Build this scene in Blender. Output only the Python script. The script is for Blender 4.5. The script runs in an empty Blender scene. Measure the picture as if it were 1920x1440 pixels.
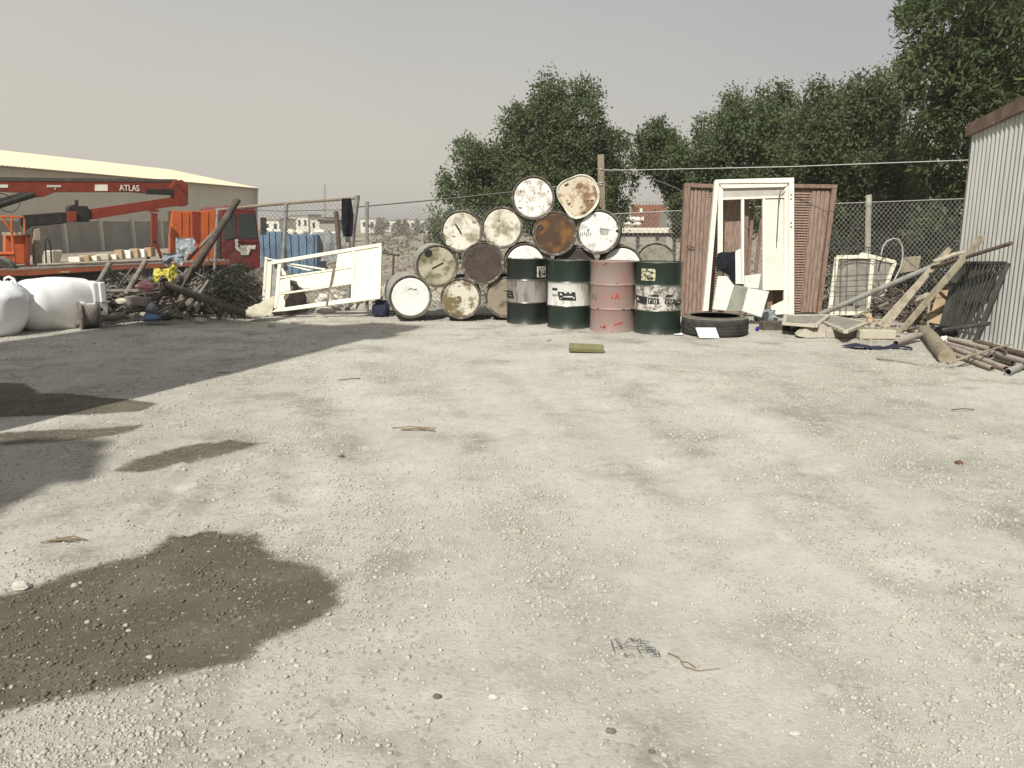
import bpy, math, random
import numpy as np
from mathutils import Vector, Matrix, noise

R = math.radians
rng = random.Random(11)
nr = np.random.default_rng(11)
S = bpy.context.scene
COL = S.collection

# ---------------------------------------------------------------- camera model (source pixels 1920 x 1440)
H, F, PITCH = 1.36, 1480.0, R(11.6)
CAM = Vector((0, 0, H))

def ray(u, v):
    a = (720 - v) / F
    return Vector(((u - 960) / F, math.cos(PITCH) + a * math.sin(PITCH), -math.sin(PITCH) + a * math.cos(PITCH)))

def P(u, v, Y):
    d = ray(u, v)
    return CAM + d * (Y / d.y)

def G(u, v, z=0.0):
    d = ray(u, v)
    return CAM + d * ((z - H) / d.z)

def zoomer(ox, oy, s):
    return lambda x, y: (ox + x * s, oy + y * s)
Z1 = zoomer(0, 260, .26389); Z2 = zoomer(400, 340, .19447); Z3 = zoomer(720, 310, .25); Z4 = zoomer(1100, 300, .25)
Z5 = zoomer(1500, 350, .2569); Z7 = zoomer(940, 450, .1875); ZA = zoomer(0, 320, .125); ZB = zoomer(140, 440, .1771)
ZC = zoomer(0, 480, .125); ZD = zoomer(1640, 430, .14583); ZE = zoomer(1640, 560, .1458); ZF = zoomer(1420, 560, .15625)

class Plane:
    """leaning plane y = Y0 + k z + m (x - x0)"""
    def __init__(s, Y0, k=0.0, m=0.0, x0=0.0):
        s.Y0, s.k, s.m, s.x0 = Y0, k, m, x0
        s.n = Vector((m, -1, k)).normalized()
    def at(s, u, v):
        d = ray(u, v)
        return CAM + d * ((s.Y0 + s.k * H - s.m * s.x0) / (d.y - s.k * d.z - s.m * d.x))

# ---------------------------------------------------------------- mesh builder
class MB:
    def __init__(s):
        s.v, s.f, s.m = [], [], []
    def add(s, vs, fs, mi=0):
        o = len(s.v)
        s.v += [Vector(p) for p in vs]
        for f in fs:
            s.f.append([i + o for i in f]); s.m.append(mi)
        return s
    def box(s, c, size, rot=None, mi=0):
        c = Vector(c); hx, hy, hz = size[0] / 2, size[1] / 2, size[2] / 2
        vs = [Vector((x, y, z)) for z in (-hz, hz) for y in (-hy, hy) for x in (-hx, hx)]
        if rot is not None: vs = [rot @ p for p in vs]
        return s.add([p + c for p in vs], [(0, 2, 3, 1), (4, 5, 7, 6), (0, 1, 5, 4), (2, 6, 7, 3), (0, 4, 6, 2), (1, 3, 7, 5)], mi)
    def beam(s, p0, p1, w, t, up=(0, 0, 1), mi=0):
        p0, p1 = Vector(p0), Vector(p1); d = (p1 - p0); L = d.length; d.normalize()
        side = d.cross(Vector(up))
        if side.length < 1e-4: side = d.cross(Vector((1, 0, 0)))
        side.normalize(); u2 = side.cross(d)
        rot = Matrix((d, side, u2)).transposed()
        return s.box((p0 + p1) / 2, (L, w, t), rot, mi)
    def tube(s, pts, r, n=8, hollow=False, mi=0, r1=None):
        pts = [Vector(p) for p in pts]; k = len(pts)
        rs = [r + ((r1 if r1 is not None else r) - r) * i / max(1, k - 1) for i in range(k)]
        rings = []; prev = None
        for i, p in enumerate(pts):
            d = (pts[min(i + 1, k - 1)] - pts[max(i - 1, 0)]).normalized()
            if prev is None:
                a = d.cross(Vector((0, 0, 1)))
                if a.length < 1e-3: a = d.cross(Vector((1, 0, 0)))
            else:
                a = prev - d * prev.dot(d)
            a.normalize(); prev = a; b = d.cross(a)
            rings.append([(p, a, b, rs[i])])
        def ringset(f):
            return [[p + (a * math.cos(2 * math.pi * j / n) + b * math.sin(2 * math.pi * j / n)) * rr * f for j in range(n)] for ((p, a, b, rr),) in rings]
        out = ringset(1.0)
        vs = [q for rg in out for q in rg]
        fs = [(i * n + j, i * n + (j + 1) % n, (i + 1) * n + (j + 1) % n, (i + 1) * n + j) for i in range(k - 1) for j in range(n)]
        if not hollow:
            fs += [tuple(reversed(range(n))), tuple(range((k - 1) * n, k * n))]
            return s.add(vs, fs, mi)
        inn = ringset(.86); o = len(vs); vs += [q for rg in inn for q in rg]
        fs += [(o + i * n + j, o + (i + 1) * n + j, o + (i + 1) * n + (j + 1) % n, o + i * n + (j + 1) % n) for i in range(k - 1) for j in range(n)]
        e = (k - 1) * n
        fs += [(j, o + j, o + (j + 1) % n, (j + 1) % n) for j in range(n)]
        fs += [(e + j, e + (j + 1) % n, o + e + (j + 1) % n, o + e + j) for j in range(n)]
        return s.add(vs, fs, mi)
    def lathe(s, prof, n=40, mat=None, mis=None, rad=None):
        k = len(prof); vs = []
        for r, z in prof:
            for j in range(n):
                a = 2 * math.pi * j / n
                rr = r * (rad(a, z) if rad else 1)
                vs.append(Vector((rr * math.cos(a), rr * math.sin(a), z)))
        if mat is not None: vs = [mat @ p for p in vs]
        for i in range(k - 1):
            fs = [(i * n + j, i * n + (j + 1) % n, (i + 1) * n + (j + 1) % n, (i + 1) * n + j) for j in range(n)]
            s.f += [[q + len(s.v) for q in f] for f in fs]; s.m += [mis[i] if mis else 0] * n
        if prof[0][0] > 1e-6: s.f.append([len(s.v) + j for j in reversed(range(n))]); s.m.append(mis[0] if mis else 0)
        if prof[-1][0] > 1e-6: s.f.append([len(s.v) + (k - 1) * n + j for j in range(n)]); s.m.append(mis[-1] if mis else 0)
        s.v += vs
        return s
    def prism(s, poly, vec, mi=0):
        n = len(poly); vec = Vector(vec)
        vs = [Vector(p) for p in poly] + [Vector(p) + vec for p in poly]
        fs = [tuple(range(n)), tuple(reversed(range(n, 2 * n)))]
        fs += [(i, n + i, n + (i + 1) % n, (i + 1) % n) for i in range(n)]
        return s.add(vs, fs, mi)
    def slab(s, px, pl, th, off=0.0, mi=0):
        return s.prism([pl.at(*q) + pl.n * off for q in px], -pl.n * th, mi)
    def bar(s, a, b, wpx_m, pl, th, off=0.0, mi=0):
        """bar in a leaning plane from pixel a to pixel b, width in metres"""
        p0, p1 = pl.at(*a), pl.at(*b); d = (p1 - p0).normalized(); sd = d.cross(pl.n).normalized() * wpx_m / 2
        o = pl.n * off
        return s.prism([p0 - sd + o, p1 - sd + o, p1 + sd + o, p0 + sd + o], -pl.n * th, mi)
    def blob(s, c, rad, seed=0, amp=.2, freq=2.0, nu=20, nv=12, flat=None, mi=0, power=1.0):
        c = Vector(c); vs = []
        for i in range(nv + 1):
            th = math.pi * i / nv
            for j in range(nu):
                ph = 2 * math.pi * j / nu
                d = Vector((math.sin(th) * math.cos(ph), math.sin(th) * math.sin(ph), math.cos(th)))
                k = 1 + amp * noise.noise(d * freq + Vector((seed * 7.3, seed * 1.7, seed * 3.1))) + amp * .5 * noise.noise(d * freq * 2.7 + Vector((seed, 0, seed * 2)))
                sg = [math.copysign(abs(q) ** power, q) for q in d]
                p = Vector((sg[0] * rad[0] * k, sg[1] * rad[1] * k, sg[2] * rad[2] * k))
                if flat is not None and p.z < -flat: p.z = -flat
                vs.append(c + p)
        fs = [(i * nu + j, (i + 1) * nu + j, (i + 1) * nu + (j + 1) % nu, i * nu + (j + 1) % nu) for i in range(nv) for j in range(nu)]
        return s.add(vs, fs, mi)
    def sheet(s, fn, nu, nv, th=.004, mi=0):
        """thin draped sheet, fn(a,b) in 0..1 -> point"""
        vs = [Vector(fn(i / nu, j / nv)) for j in range(nv + 1) for i in range(nu + 1)]
        nn = len(vs); w = nu + 1
        fs = [(j * w + i, j * w + i + 1, (j + 1) * w + i + 1, (j + 1) * w + i) for j in range(nv) for i in range(nu)]
        up = Vector((0, 0, 0))
        a, b, c2 = vs[0], vs[nu], vs[-1 - nu]
        nm = (b - a).cross(c2 - a).normalized() * th
        vs2 = [p - nm for p in vs]
        fs2 = [tuple(reversed([q + nn for q in f])) for f in fs]
        edge = list(range(nu)) ; rim = []
        loop = list(range(w)) + [j * w + nu for j in range(1, nv + 1)] + [nv * w + i for i in range(nu - 1, -1, -1)] + [j * w for j in range(nv - 1, 0, -1)]
        for i in range(len(loop)):
            p, q = loop[i], loop[(i + 1) % len(loop)]
            rim.append((q, p, p + nn, q + nn))
        return s.add(vs + vs2, fs + fs2 + rim, mi)
    def build(s, name, mats, parent=None, smooth=False, bevel=0.0, local=False):
        if not isinstance(mats, (list, tuple)): mats = [mats]
        me = bpy.data.meshes.new(name)
        if parent is not None: o0 = Vector((0, 0, 0)) if local else ORG[parent.name]
        elif local: o0 = Vector((0, 0, 0))
        else:
            xs = [p.x for p in s.v]; ys = [p.y for p in s.v]; zs = [p.z for p in s.v]
            o0 = Vector(((min(xs) + max(xs)) / 2, (min(ys) + max(ys)) / 2, min(zs)))
        me.from_pydata([p - o0 for p in s.v], [], s.f)
        for m in mats: me.materials.append(m)
        me.polygons.foreach_set('material_index', s.m)
        me.update()
        if smooth:
            me.polygons.foreach_set('use_smooth', [True] * len(me.polygons))
            me.set_sharp_from_angle(angle=R(38))
        o = bpy.data.objects.new(name, me); COL.objects.link(o)
        if parent is not None: o.parent = parent; ORG[o.name] = ORG[parent.name] if not local else Vector((0, 0, 0))
        else:
            if not local: o.location = o0
            ORG[o.name] = o0
        if bevel:
            b = o.modifiers.new('Bevel', 'BEVEL'); b.width = bevel; b.segments = 2; b.limit_method = 'ANGLE'; b.angle_limit = R(40)
        return o

ORG = {}
def tag(o, label, cat, group=None, kind=None):
    if label: o['label'] = label
    if cat: o['category'] = cat
    if group: o['group'] = group
    if kind: o['kind'] = kind
    return o

def root(name, loc, label, cat, group=None):
    o = bpy.data.objects.new(name, None); COL.objects.link(o)
    o.empty_display_size = .2
    o.location = loc; ORG[o.name] = Vector(loc)
    return tag(o, label, cat, group)

def npmesh(name, verts, faces, mat, kind=None, smooth=False, parent=None):
    """verts (n,3) array, faces (m,k) array"""
    me = bpy.data.meshes.new(name); n, (m, k) = len(verts), faces.shape
    if parent is not None: verts = verts - np.array(ORG[parent.name])
    me.vertices.add(n); me.vertices.foreach_set('co', np.ascontiguousarray(verts, dtype=np.float32).ravel())
    me.loops.add(m * k); me.loops.foreach_set('vertex_index', np.ascontiguousarray(faces, dtype=np.int32).ravel())
    me.polygons.add(m); me.polygons.foreach_set('loop_start', np.arange(0, m * k, k, dtype=np.int32))
    me.polygons.foreach_set('loop_total', np.full(m, k, dtype=np.int32))
    if smooth: me.polygons.foreach_set('use_smooth', np.ones(m, dtype=bool))
    me.update(calc_edges=True); me.validate()
    me.materials.append(mat)
    o = bpy.data.objects.new(name, me); COL.objects.link(o)
    if parent is not None: o.parent = parent
    ORG[o.name] = Vector((0, 0, 0)) if parent is None else ORG[parent.name]
    if kind: o['kind'] = kind
    return o

# ---------------------------------------------------------------- materials
DUST = (.40, .36, .285, 1)
def M(name, c1, c2=None, scale=6, lo=.45, hi=.6, c3=None, scale3=25, lo3=.6, hi3=.7, rough=.75, metal=0.0, bump=0.0,
      bscale=60, stretch=(1, 1, 1), spec=.3, dust=0.0, island=None, rand=True):
    m = bpy.data.materials.new(name); m.use_nodes = True
    nt = m.node_tree; N = nt.nodes; L = nt.links
    bs = N['Principled BSDF']
    bs.inputs['Roughness'].default_value = rough; bs.inputs['Metallic'].default_value = metal
    bs.inputs['Specular IOR Level'].default_value = spec
    tc = N.new('ShaderNodeTexCoord'); oi = N.new('ShaderNodeObjectInfo')
    mul = N.new('ShaderNodeMath'); mul.operation = 'MULTIPLY'; mul.inputs[1].default_value = 43.0 if rand else 0.0
    L.new(oi.outputs['Random'], mul.inputs[0])
    add = N.new('ShaderNodeVectorMath'); add.operation = 'ADD'
    mp = N.new('ShaderNodeMapping'); mp.inputs['Scale'].default_value = stretch
    L.new(tc.outputs['Object'], mp.inputs['Vector'])
    L.new(mp.outputs['Vector'], add.inputs[0]); L.new(mul.outputs[0], add.inputs[1])
    def layer(prev, col, sc, a, b, det=8, rg=.62):
        nz = N.new('ShaderNodeTexNoise'); nz.inputs['Scale'].default_value = sc; nz.inputs['Detail'].default_value = det
        nz.inputs['Roughness'].default_value = rg
        L.new(add.outputs[0], nz.inputs['Vector'])
        mr = N.new('ShaderNodeMapRange'); mr.interpolation_type = 'SMOOTHSTEP'
        mr.inputs['From Min'].default_value = a; mr.inputs['From Max'].default_value = b
        L.new(nz.outputs['Fac'], mr.inputs['Value'])
        mx = N.new('ShaderNodeMix'); mx.data_type = 'RGBA'
        L.new(mr.outputs['Result'], mx.inputs['Factor'])
        if isinstance(prev, tuple): mx.inputs['A'].default_value = (*prev, 1)
        else: L.new(prev, mx.inputs['A'])
        mx.inputs['B'].default_value = (*col, 1)
        return mx.outputs['Result']
    cur = tuple(c1)
    if c2: cur = layer(cur, c2, scale, lo, hi)
    if c3: cur = layer(cur, c3, scale3, lo3, hi3)
    if island:
        ge = N.new('ShaderNodeNewGeometry'); mx = N.new('ShaderNodeMix'); mx.data_type = 'RGBA'
        L.new(ge.outputs['Random Per Island'], mx.inputs['Factor'])
        if isinstance(cur, tuple): mx.inputs['A'].default_value = (*cur, 1)
        else: L.new(cur, mx.inputs['A'])
        mx.inputs['B'].default_value = (*island, 1); cur = mx.outputs['Result']
    if dust:
        ge = N.new('ShaderNodeNewGeometry'); sx = N.new('ShaderNodeSeparateXYZ'); L.new(ge.outputs['Normal'], sx.inputs[0])
        mr = N.new('ShaderNodeMapRange'); mr.inputs['From Min'].default_value = .2; mr.inputs['From Max'].default_value = 1.0
        mr.inputs['To Max'].default_value = dust; L.new(sx.outputs['Z'], mr.inputs['Value'])
        nz = N.new('ShaderNodeTexNoise'); nz.inputs['Scale'].default_value = 9; nz.inputs['Detail'].default_value = 6
        L.new(add.outputs[0], nz.inputs['Vector'])
        m2 = N.new('ShaderNodeMath'); m2.operation = 'MULTIPLY_ADD'; m2.inputs[1].default_value = 1.2; m2.inputs[2].default_value = .25
        L.new(nz.outputs['Fac'], m2.inputs[0])
        m3 = N.new('ShaderNodeMath'); m3.operation = 'MULTIPLY'; m3.use_clamp = True
        L.new(m2.outputs[0], m3.inputs[0]); L.new(mr.outputs['Result'], m3.inputs[1])
        mx = N.new('ShaderNodeMix'); mx.data_type = 'RGBA'; L.new(m3.outputs[0], mx.inputs['Factor'])
        if isinstance(cur, tuple): mx.inputs['A'].default_value = (*cur, 1)
        else: L.new(cur, mx.inputs['A'])
        mx.inputs['B'].default_value = DUST; cur = mx.outputs['Result']
    if isinstance(cur, tuple): bs.inputs['Base Color'].default_value = (*cur, 1)
    else: L.new(cur, bs.inputs['Base Color'])
    if bump:
        nz = N.new('ShaderNodeTexNoise'); nz.inputs['Scale'].default_value = bscale; nz.inputs['Detail'].default_value = 5
        L.new(add.outputs[0], nz.inputs['Vector'])
        bp = N.new('ShaderNodeBump'); bp.inputs['Strength'].default_value = bump; bp.inputs['Distance'].default_value = .01
        L.new(nz.outputs['Fac'], bp.inputs['Height']); L.new(bp.outputs[0], bs.inputs['Normal'])
    return m

mt = {}
mt['white_lid'] = M('white_lid_paint', (.76, .76, .73), (.55, .54, .48), 4, .48, .72, (.20, .16, .11), 20, .63, .72, rough=.5)
mt['white_mottled'] = M('white_mottled_paint', (.74, .735, .70), (.36, .31, .22), 7, .44, .66, (.09, .06, .04), 15, .56, .66, rough=.55)
mt['white_smudged'] = M('white_smudged_paint', (.74, .735, .70), (.46, .44, .38), 5, .45, .68, (.17, .155, .13), 11, .57, .66, rough=.5)
mt['cream_stained'] = M('cream_stained_paint', (.67, .65, .55), (.27, .24, .15), 6, .42, .66, (.10, .07, .04), 16, .57, .68, rough=.55)
mt['olive_dirty'] = M('olive_dirty_paint', (.41, .385, .285), (.16, .145, .08), 5, .46, .62, (.06, .05, .03), 17, .60, .70, rough=.6)
mt['half_brown'] = M('white_and_brown_stain', (.58, .55, .45), (.16, .12, .06), 3.5, .44, .54, (.07, .05, .03), 20, .58, .68, rough=.6)
mt['cream_rust'] = M('cream_rusty_paint', (.58, .50, .37), (.20, .12, .06), 5, .46, .60, (.06, .03, .02), 12, .56, .65, rough=.55)
mt['dark_lid'] = M('dark_brown_lid', (.055, .042, .036), (.085, .065, .05), 6, .4, .7, (.03, .024, .02), 25, .6, .7, rough=.6)
mt['rust'] = M('rust_lid', (.075, .045, .028), (.19, .095, .032), 5, .46, .62, (.035, .022, .016), 20, .56, .68, rough=.8, bump=.2)
mt['grey_brown'] = M('grey_brown_lid', (.26, .22, .16), (.10, .07, .045), 5, .46, .62, (.34, .31, .26), 18, .6, .7, rough=.6)
mt['grey_olive'] = M('grey_olive_lid', (.27, .255, .2), (.20, .18, .13), 8, .45, .6, (.12, .1, .07), 26, .62, .72, rough=.7)
mt['rim_dirty'] = M('grimy_rim', (.10, .085, .065), (.30, .28, .23), 12, .50, .66, rough=.6)
mt['body_dark'] = M('drum_side_dark', (.05, .045, .04), (.10, .07, .045), 6, .5, .65, (.2, .17, .13), 15, .64, .72, rough=.55, dust=.5)
mt['body_grey'] = M('drum_side_grey', (.22, .23, .215), (.12, .09, .06), 6, .5, .65, (.3, .3, .28), 15, .6, .72, rough=.5, dust=.5)
mt['green'] = M('dark_green_paint', (.009, .0195, .0125), (.012, .025, .017), 5, .4, .6, (.07, .085, .065), 18, .66, .76, rough=.38, spec=.5, dust=.5)
mt['blackgreen'] = M('black_green_paint', (.008, .011, .010), (.011, .016, .014), 5, .4, .6, (.06, .06, .05), 18, .66, .76, rough=.35, spec=.5, dust=.5)
mt['silver'] = M('silver_band_paint', (.62, .62, .58), (.40, .38, .33), 9, .48, .62, (.15, .12, .09), 30, .62, .72, rough=.4, metal=.1, stretch=(1, 1, .25))
mt['silver_worn'] = M('worn_silver_band', (.30, .28, .255), (.13, .105, .085), 9, .43, .6, (.08, .06, .05), 22, .58, .68, rough=.35, metal=.15, stretch=(1, 1, .18))
mt['silver_flaky'] = M('flaking_silver_band', (.55, .54, .50), (.20, .17, .13), 14, .46, .56, (.06, .05, .04), 30, .58, .64, rough=.45, metal=.1)
mt['red'] = M('faded_red_paint', (.265, .17, .148), (.235, .19, .165), 6, .42, .60, (.33, .085, .065), 8, .57, .68, rough=.55, dust=.4)
mt['red_mark'] = M('bright_red_paint', (.45, .06, .045), (.4, .12, .09), 20, .5, .6, rough=.5)
mt['chip'] = M('dark_paint_chip', (.05, .03, .025), (.1, .05, .04), 30, .5, .6, rough=.7)
mt['mark_black'] = M('black_lettering', (.018, .018, .018), (.09, .08, .07), 40, .6, .68, rough=.5)
mt['mark_grey'] = M('grey_lettering', (.16, .15, .13), (.3, .29, .26), 40, .5, .6, rough=.5)
mt['paper'] = M('paper_label', (.55, .53, .44), (.12, .11, .09), 45, .52, .58, rough=.7)
mt['paper_green'] = M('stained_paper_label', (.50, .48, .33), (.10, .12, .06), 22, .5, .56, (.06, .05, .04), 30, .6, .64, rough=.7)
mt['cream'] = M('cream_door_paint', (.80, .765, .60), (.70, .66, .50), 3, .5, .75, (.38, .33, .22), 18, .70, .80, rough=.5)
mt['white_paint'] = M('white_frame_paint', (.80, .77, .65), (.70, .66, .53), 4, .5, .75, (.32, .27, .18), 20, .70, .78, rough=.5)
mt['white_panel'] = M('off_white_panel', (.72, .70, .58), (.62, .60, .49), 3, .45, .7, rough=.55)
mt['glass'] = M('dusty_frosted_glass', (.40, .375, .335), (.46, .43, .38), 5, .4, .6, rough=.35, spec=.5)
mt['brown'] = M('brown_door_wood', (.275, .198, .150), (.185, .13, .10), 12, .45, .62, (.42, .34, .275), 30, .62, .74, rough=.65, stretch=(3, 3, .5), bump=.1)
mt['brown_dark'] = M('brown_frame_wood', (.225, .15, .11), (.16, .105, .08), 12, .45, .62, rough=.6, stretch=(3, 3, .5))
mt['handle'] = M('tarnished_handle', (.12, .09, .07), rough=.4, metal=.6)
mt['foam'] = M('pale_foam', (.62, .65, .58), (.54, .57, .50), 8, .45, .65, (.3, .29, .23), 20, .7, .78, rough=.9)
mt['black_cloth'] = M('black_cloth', (.012, .013, .018), (.02, .02, .026), 8, rough=.95, spec=.1)
mt['navy'] = M('navy_cloth', (.02, .022, .045), (.03, .032, .055), 8, rough=.9)
mt['rubber'] = M('tyre_rubber', (.022, .023, .022), (.05, .048, .042), 9, .45, .65, rough=.75, dust=.45, bump=.15)
mt['white_tile'] = M('white_tile', (.68, .68, .70), (.55, .55, .56), 6, rough=.4)
mt['mesh_grey'] = M('grey_insect_mesh', (.27, .26, .22), (.20, .19, .16), 8, .4, .65, rough=.9, bump=.2, bscale=200)
mt['frame_pale'] = M('pale_frame', (.72, .69, .56), (.58, .55, .43), 8, .45, .65, rough=.6)
mt['frame_dusty'] = M('dusty_frame', (.46, .43, .345), (.36, .33, .255), 8, .45, .65, rough=.8)
mt['plank'] = M('weathered_plank', (.40, .36, .27), (.29, .25, .18), 14, .45, .62, (.2, .17, .12), 30, .62, .72, rough=.85, stretch=(1, 1, 1), bump=.25)
mt['wood_dark'] = M('dark_old_wood', (.075, .063, .05), (.12, .10, .08), 10, .45, .62, rough=.85, bump=.3)
mt['wood_grey'] = M('grey_old_wood', (.21, .195, .165), (.14, .125, .1), 12, .45, .62, rough=.9, bump=.3)
mt['wood_brown'] = M('brown_stick', (.13, .095, .075), (.09, .065, .05), 12, .45, .62, rough=.85, bump=.2)
mt['timber'] = M('sandy_timber', (.29, .25, .18), (.20, .17, .115), 9, .45, .65, (.36, .32, .24), 20, .6, .7, rough=.85, bump=.3)
mt['pipe_grey'] = M('grey_pipe', (.27, .275, .255), (.20, .195, .175), 8, .45, .62, rough=.6, dust=.6)
mt['pipe_tan'] = M('dusty_tan_pipe', (.33, .28, .225), (.24, .2, .165), 8, .45, .62, rough=.7, dust=.5)
mt['pipe_mauve'] = M('dusty_mauve_pipe', (.30, .25, .235), (.22, .185, .17), 8, .45, .62, rough=.7, dust=.4)
mt['galv'] = M('galvanised_steel', (.30, .30, .275), (.22, .21, .19), 10, .45, .62, rough=.5, metal=.3)
mt['wire'] = M('fence_wire', (.42, .415, .38), rough=.5, metal=.2)
mt['wire_dark'] = M('dark_wire', (.10, .09, .08), rough=.6, metal=.2)
mt['wire_white'] = M('pale_wire', (.5, .5, .47), rough=.5)
mt['rack'] = M('dark_rack_steel', (.055, .058, .052), (.09, .085, .07), 12, .45, .65, rough=.6, metal=.2, dust=.35)
mt['card'] = M('tan_board', (.42, .31, .19), (.34, .25, .15), 6, .45, .65, rough=.85)
mt['corr'] = M('corrugated_sheet', (.485, .49, .455), (.40, .405, .37), 3, .40, .66, (.27, .22, .16), 9, .66, .80, rough=.45, metal=.2, stretch=(1, 1, .22))
mt['fascia'] = M('rusty_fascia', (.17, .115, .09), (.12, .075, .055), 5, .4, .6, (.26, .2, .16), 14, .6, .72, rough=.8)
mt['concrete'] = M('concrete_chunk', (.40, .37, .305), (.30, .27, .21), 6, .45, .65, rough=.95, bump=.4, bscale=30, island=(.32, .28, .21))
mt['post_wood'] = M('post_wood', (.27, .225, .165), (.17, .14, .10), 10, .42, .62, rough=.85, stretch=(4, 4, .5), bump=.3)
mt['olive_foam'] = M('olive_foam', (.17, .165, .075), (.22, .21, .11), 10, .45, .65, rough=.95, bump=.3)
mt['truck_red'] = M('truck_red', (.20, .034, .018), (.15, .027, .015), 4, .4, .65, (.07, .03, .02), 16, .64, .74, rough=.5)
mt['truck_orange'] = M('truck_orange', (.50, .115, .032), (.40, .09, .028), 3, .4, .65, (.28, .08, .03), 8, .64, .74, rough=.5)
mt['cab_red'] = M('cab_red', (.17, .022, .024), (.12, .018, .02), 4, .4, .65, rough=.4)
mt['bed_rust'] = M('bed_rust', (.26, .075, .032), (.19, .055, .03), 3, .4, .65, (.14, .06, .04), 9, .6, .7, rough=.6)
mt['cab_glass'] = M('cab_glass', (.03, .042, .036), rough=.15, spec=.6)
mt['black_steel'] = M('black_hydraulic', (.018, .017, .016), (.035, .03, .027), 8, .45, .65, rough=.5)
mt['steel_dark'] = M('steel_dark', (.06, .055, .05), (.1, .085, .07), 8, .45, .65, rough=.6)
mt['deck'] = M('truck_deck', (.24, .21, .17), (.16, .14, .12), 4, .4, .65, rough=.9)
mt['white_mark'] = M('white_lettering', (.62, .60, .52), rough=.6)
mt['white_plastic'] = M('white_plastic', (.78, .78, .75), (.70, .70, .66), 5, .5, .75, (.25, .24, .2), 24, .70, .76, rough=.45)
mt['white_sack'] = M('white_sack', (.78, .78, .78), (.70, .70, .70), 5, .45, .7, rough=.8, bump=.8, bscale=7)
mt['black_gap_sheet'] = M('black_gap_sheet', (.008, .008, .008), (.015, .015, .015), 6, rough=.8, spec=.1)
mt['yellow'] = M('yellow_cloth', (.52, .47, .09), (.38, .33, .07), 9, .45, .65, rough=.9)
mt['pink'] = M('pink_plastic', (.50, .22, .25), (.6, .38, .38), 9, .5, .65, rough=.5)
mt['blue'] = M('blue_plastic', (.09, .17, .30), (.06, .11, .2), 9, .5, .65, rough=.4)
mt['blue_tarp'] = M('blue_tarp', (.13, .20, .28), (.09, .14, .20), 1.6, .45, .6, (.2, .24, .24), 6, .6, .7, rough=.7)
mt['clear_bag'] = M('grey_film', (.27, .30, .31), (.15, .17, .18), 12, .45, .6, rough=.3, spec=.5)
mt['pale_scrap'] = M('pale_scrap', (.46, .43, .33), (.36, .33, .24), 10, .45, .65, rough=.9)
mt['carton'] = M('grey_carton', (.26, .235, .205), (.20, .18, .155), 10, .45, .65, rough=.9)
mt['reel'] = M('brown_reel', (.20, .165, .14), (.12, .1, .085), 16, .45, .6, rough=.9, bump=.4)
mt['dirt'] = M('dirt_heap', (.19, .16, .135), (.13, .11, .09), 5, .4, .65, (.30, .27, .23), 18, .6, .7, rough=1, bump=.5, bscale=25)
mt['roof'] = M('cream_roof_sheet', (.80, .65, .44), (.74, .61, .41), .35, .4, .65, rough=.45)
mt['clad'] = M('grey_cladding', (.54, .505, .415), (.48, .45, .37), .4, .4, .65, rough=.7)
mt['blockwall'] = M('dark_block_wall', (.27, .245, .205), (.21, .19, .16), .6, .4, .65, (.26, .24, .19), 3, .6, .7, rough=.9)
mt['trim'] = M('roof_trim', (.2, .17, .12), rough=.6)
mt['far_white'] = M('far_white_wall', (.70, .68, .60), (.55, .53, .46), .3, .45, .65, rough=.8)
mt['far_grey'] = M('far_grey_wall', (.34, .32, .27), (.28, .26, .22), .4, .45, .65, rough=.9)
mt['far_dark'] = M('far_dark_opening', (.05, .05, .045), rough=.9)
mt['container'] = M('rusty_container', (.26, .115, .07), (.19, .085, .055), .8, .45, .6, (.33, .2, .14), 3, .62, .72, rough=.8)
mt['rubble'] = M('rubble_bits', (.40, .36, .29), (.22, .19, .15), 3, .45, .6, rough=1, island=(.17, .145, .115))
mt['rubble_white'] = M('rubble_pale', (.6, .57, .49), (.4, .37, .3), 3, .45, .6, rough=1, island=(.33, .29, .23))
mt['bark'] = M('bark', (.10, .08, .06), (.06, .05, .04), 8, .4, .6, rough=.95, bump=.5)
mt['scrap_dark'] = M('scrap_bits', (.05, .042, .035), (.12, .1, .085), 8, .4, .6, rough=.9, island=(.2, .17, .13))
mt['stone'] = M('pale_stone', (.50, .48, .425), (.42, .40, .35), 18, .45, .6, rough=.95, bump=.3)
mt['clod'] = M('dark_clod', (.17, .155, .125), (.12, .105, .085), 14, .45, .6, rough=.95, bump=.3)
mt['tangle'] = M('dark_tangle', (.07, .072, .08), rough=.7)
mt['twig'] = M('dry_twig', (.20, .16, .10), rough=.9)

def leafmat(name, dark, light, trans=.33):
    m = bpy.data.materials.new(name); m.use_nodes = True; nt = m.node_tree; N = nt.nodes; L = nt.links
    bs = N['Principled BSDF']; ge = N.new('ShaderNodeNewGeometry')
    rp = N.new('ShaderNodeValToRGB')
    rp.color_ramp.elements[0].color = (*dark, 1); rp.color_ramp.elements[1].color = (*light, 1)
    e = rp.color_ramp.elements.new(.7); e.color = tuple((a + b) / 2 for a, b in zip(dark, light)) + (1,)
    L.new(ge.outputs['Random Per Island'], rp.inputs[0]); L.new(rp.outputs[0], bs.inputs['Base Color'])
    bs.inputs['Roughness'].default_value = .65; bs.inputs['Specular IOR Level'].default_value = .15
    tr = N.new('ShaderNodeBsdfTranslucent'); L.new(rp.outputs[0], tr.inputs['Color'])
    mx = N.new('ShaderNodeMixShader'); mx.inputs[0].default_value = trans
    L.new(bs.outputs[0], mx.inputs[1]); L.new(tr.outputs[0], mx.inputs[2]); L.new(mx.outputs[0], N['Material Output'].inputs['Surface'])
    return m
mt['leaf'] = leafmat('leaf_green', (.088, .118, .052), (.140, .168, .082))
mt['leaf_olive'] = leafmat('leaf_olive', (.088, .112, .050), (.148, .166, .082))
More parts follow.
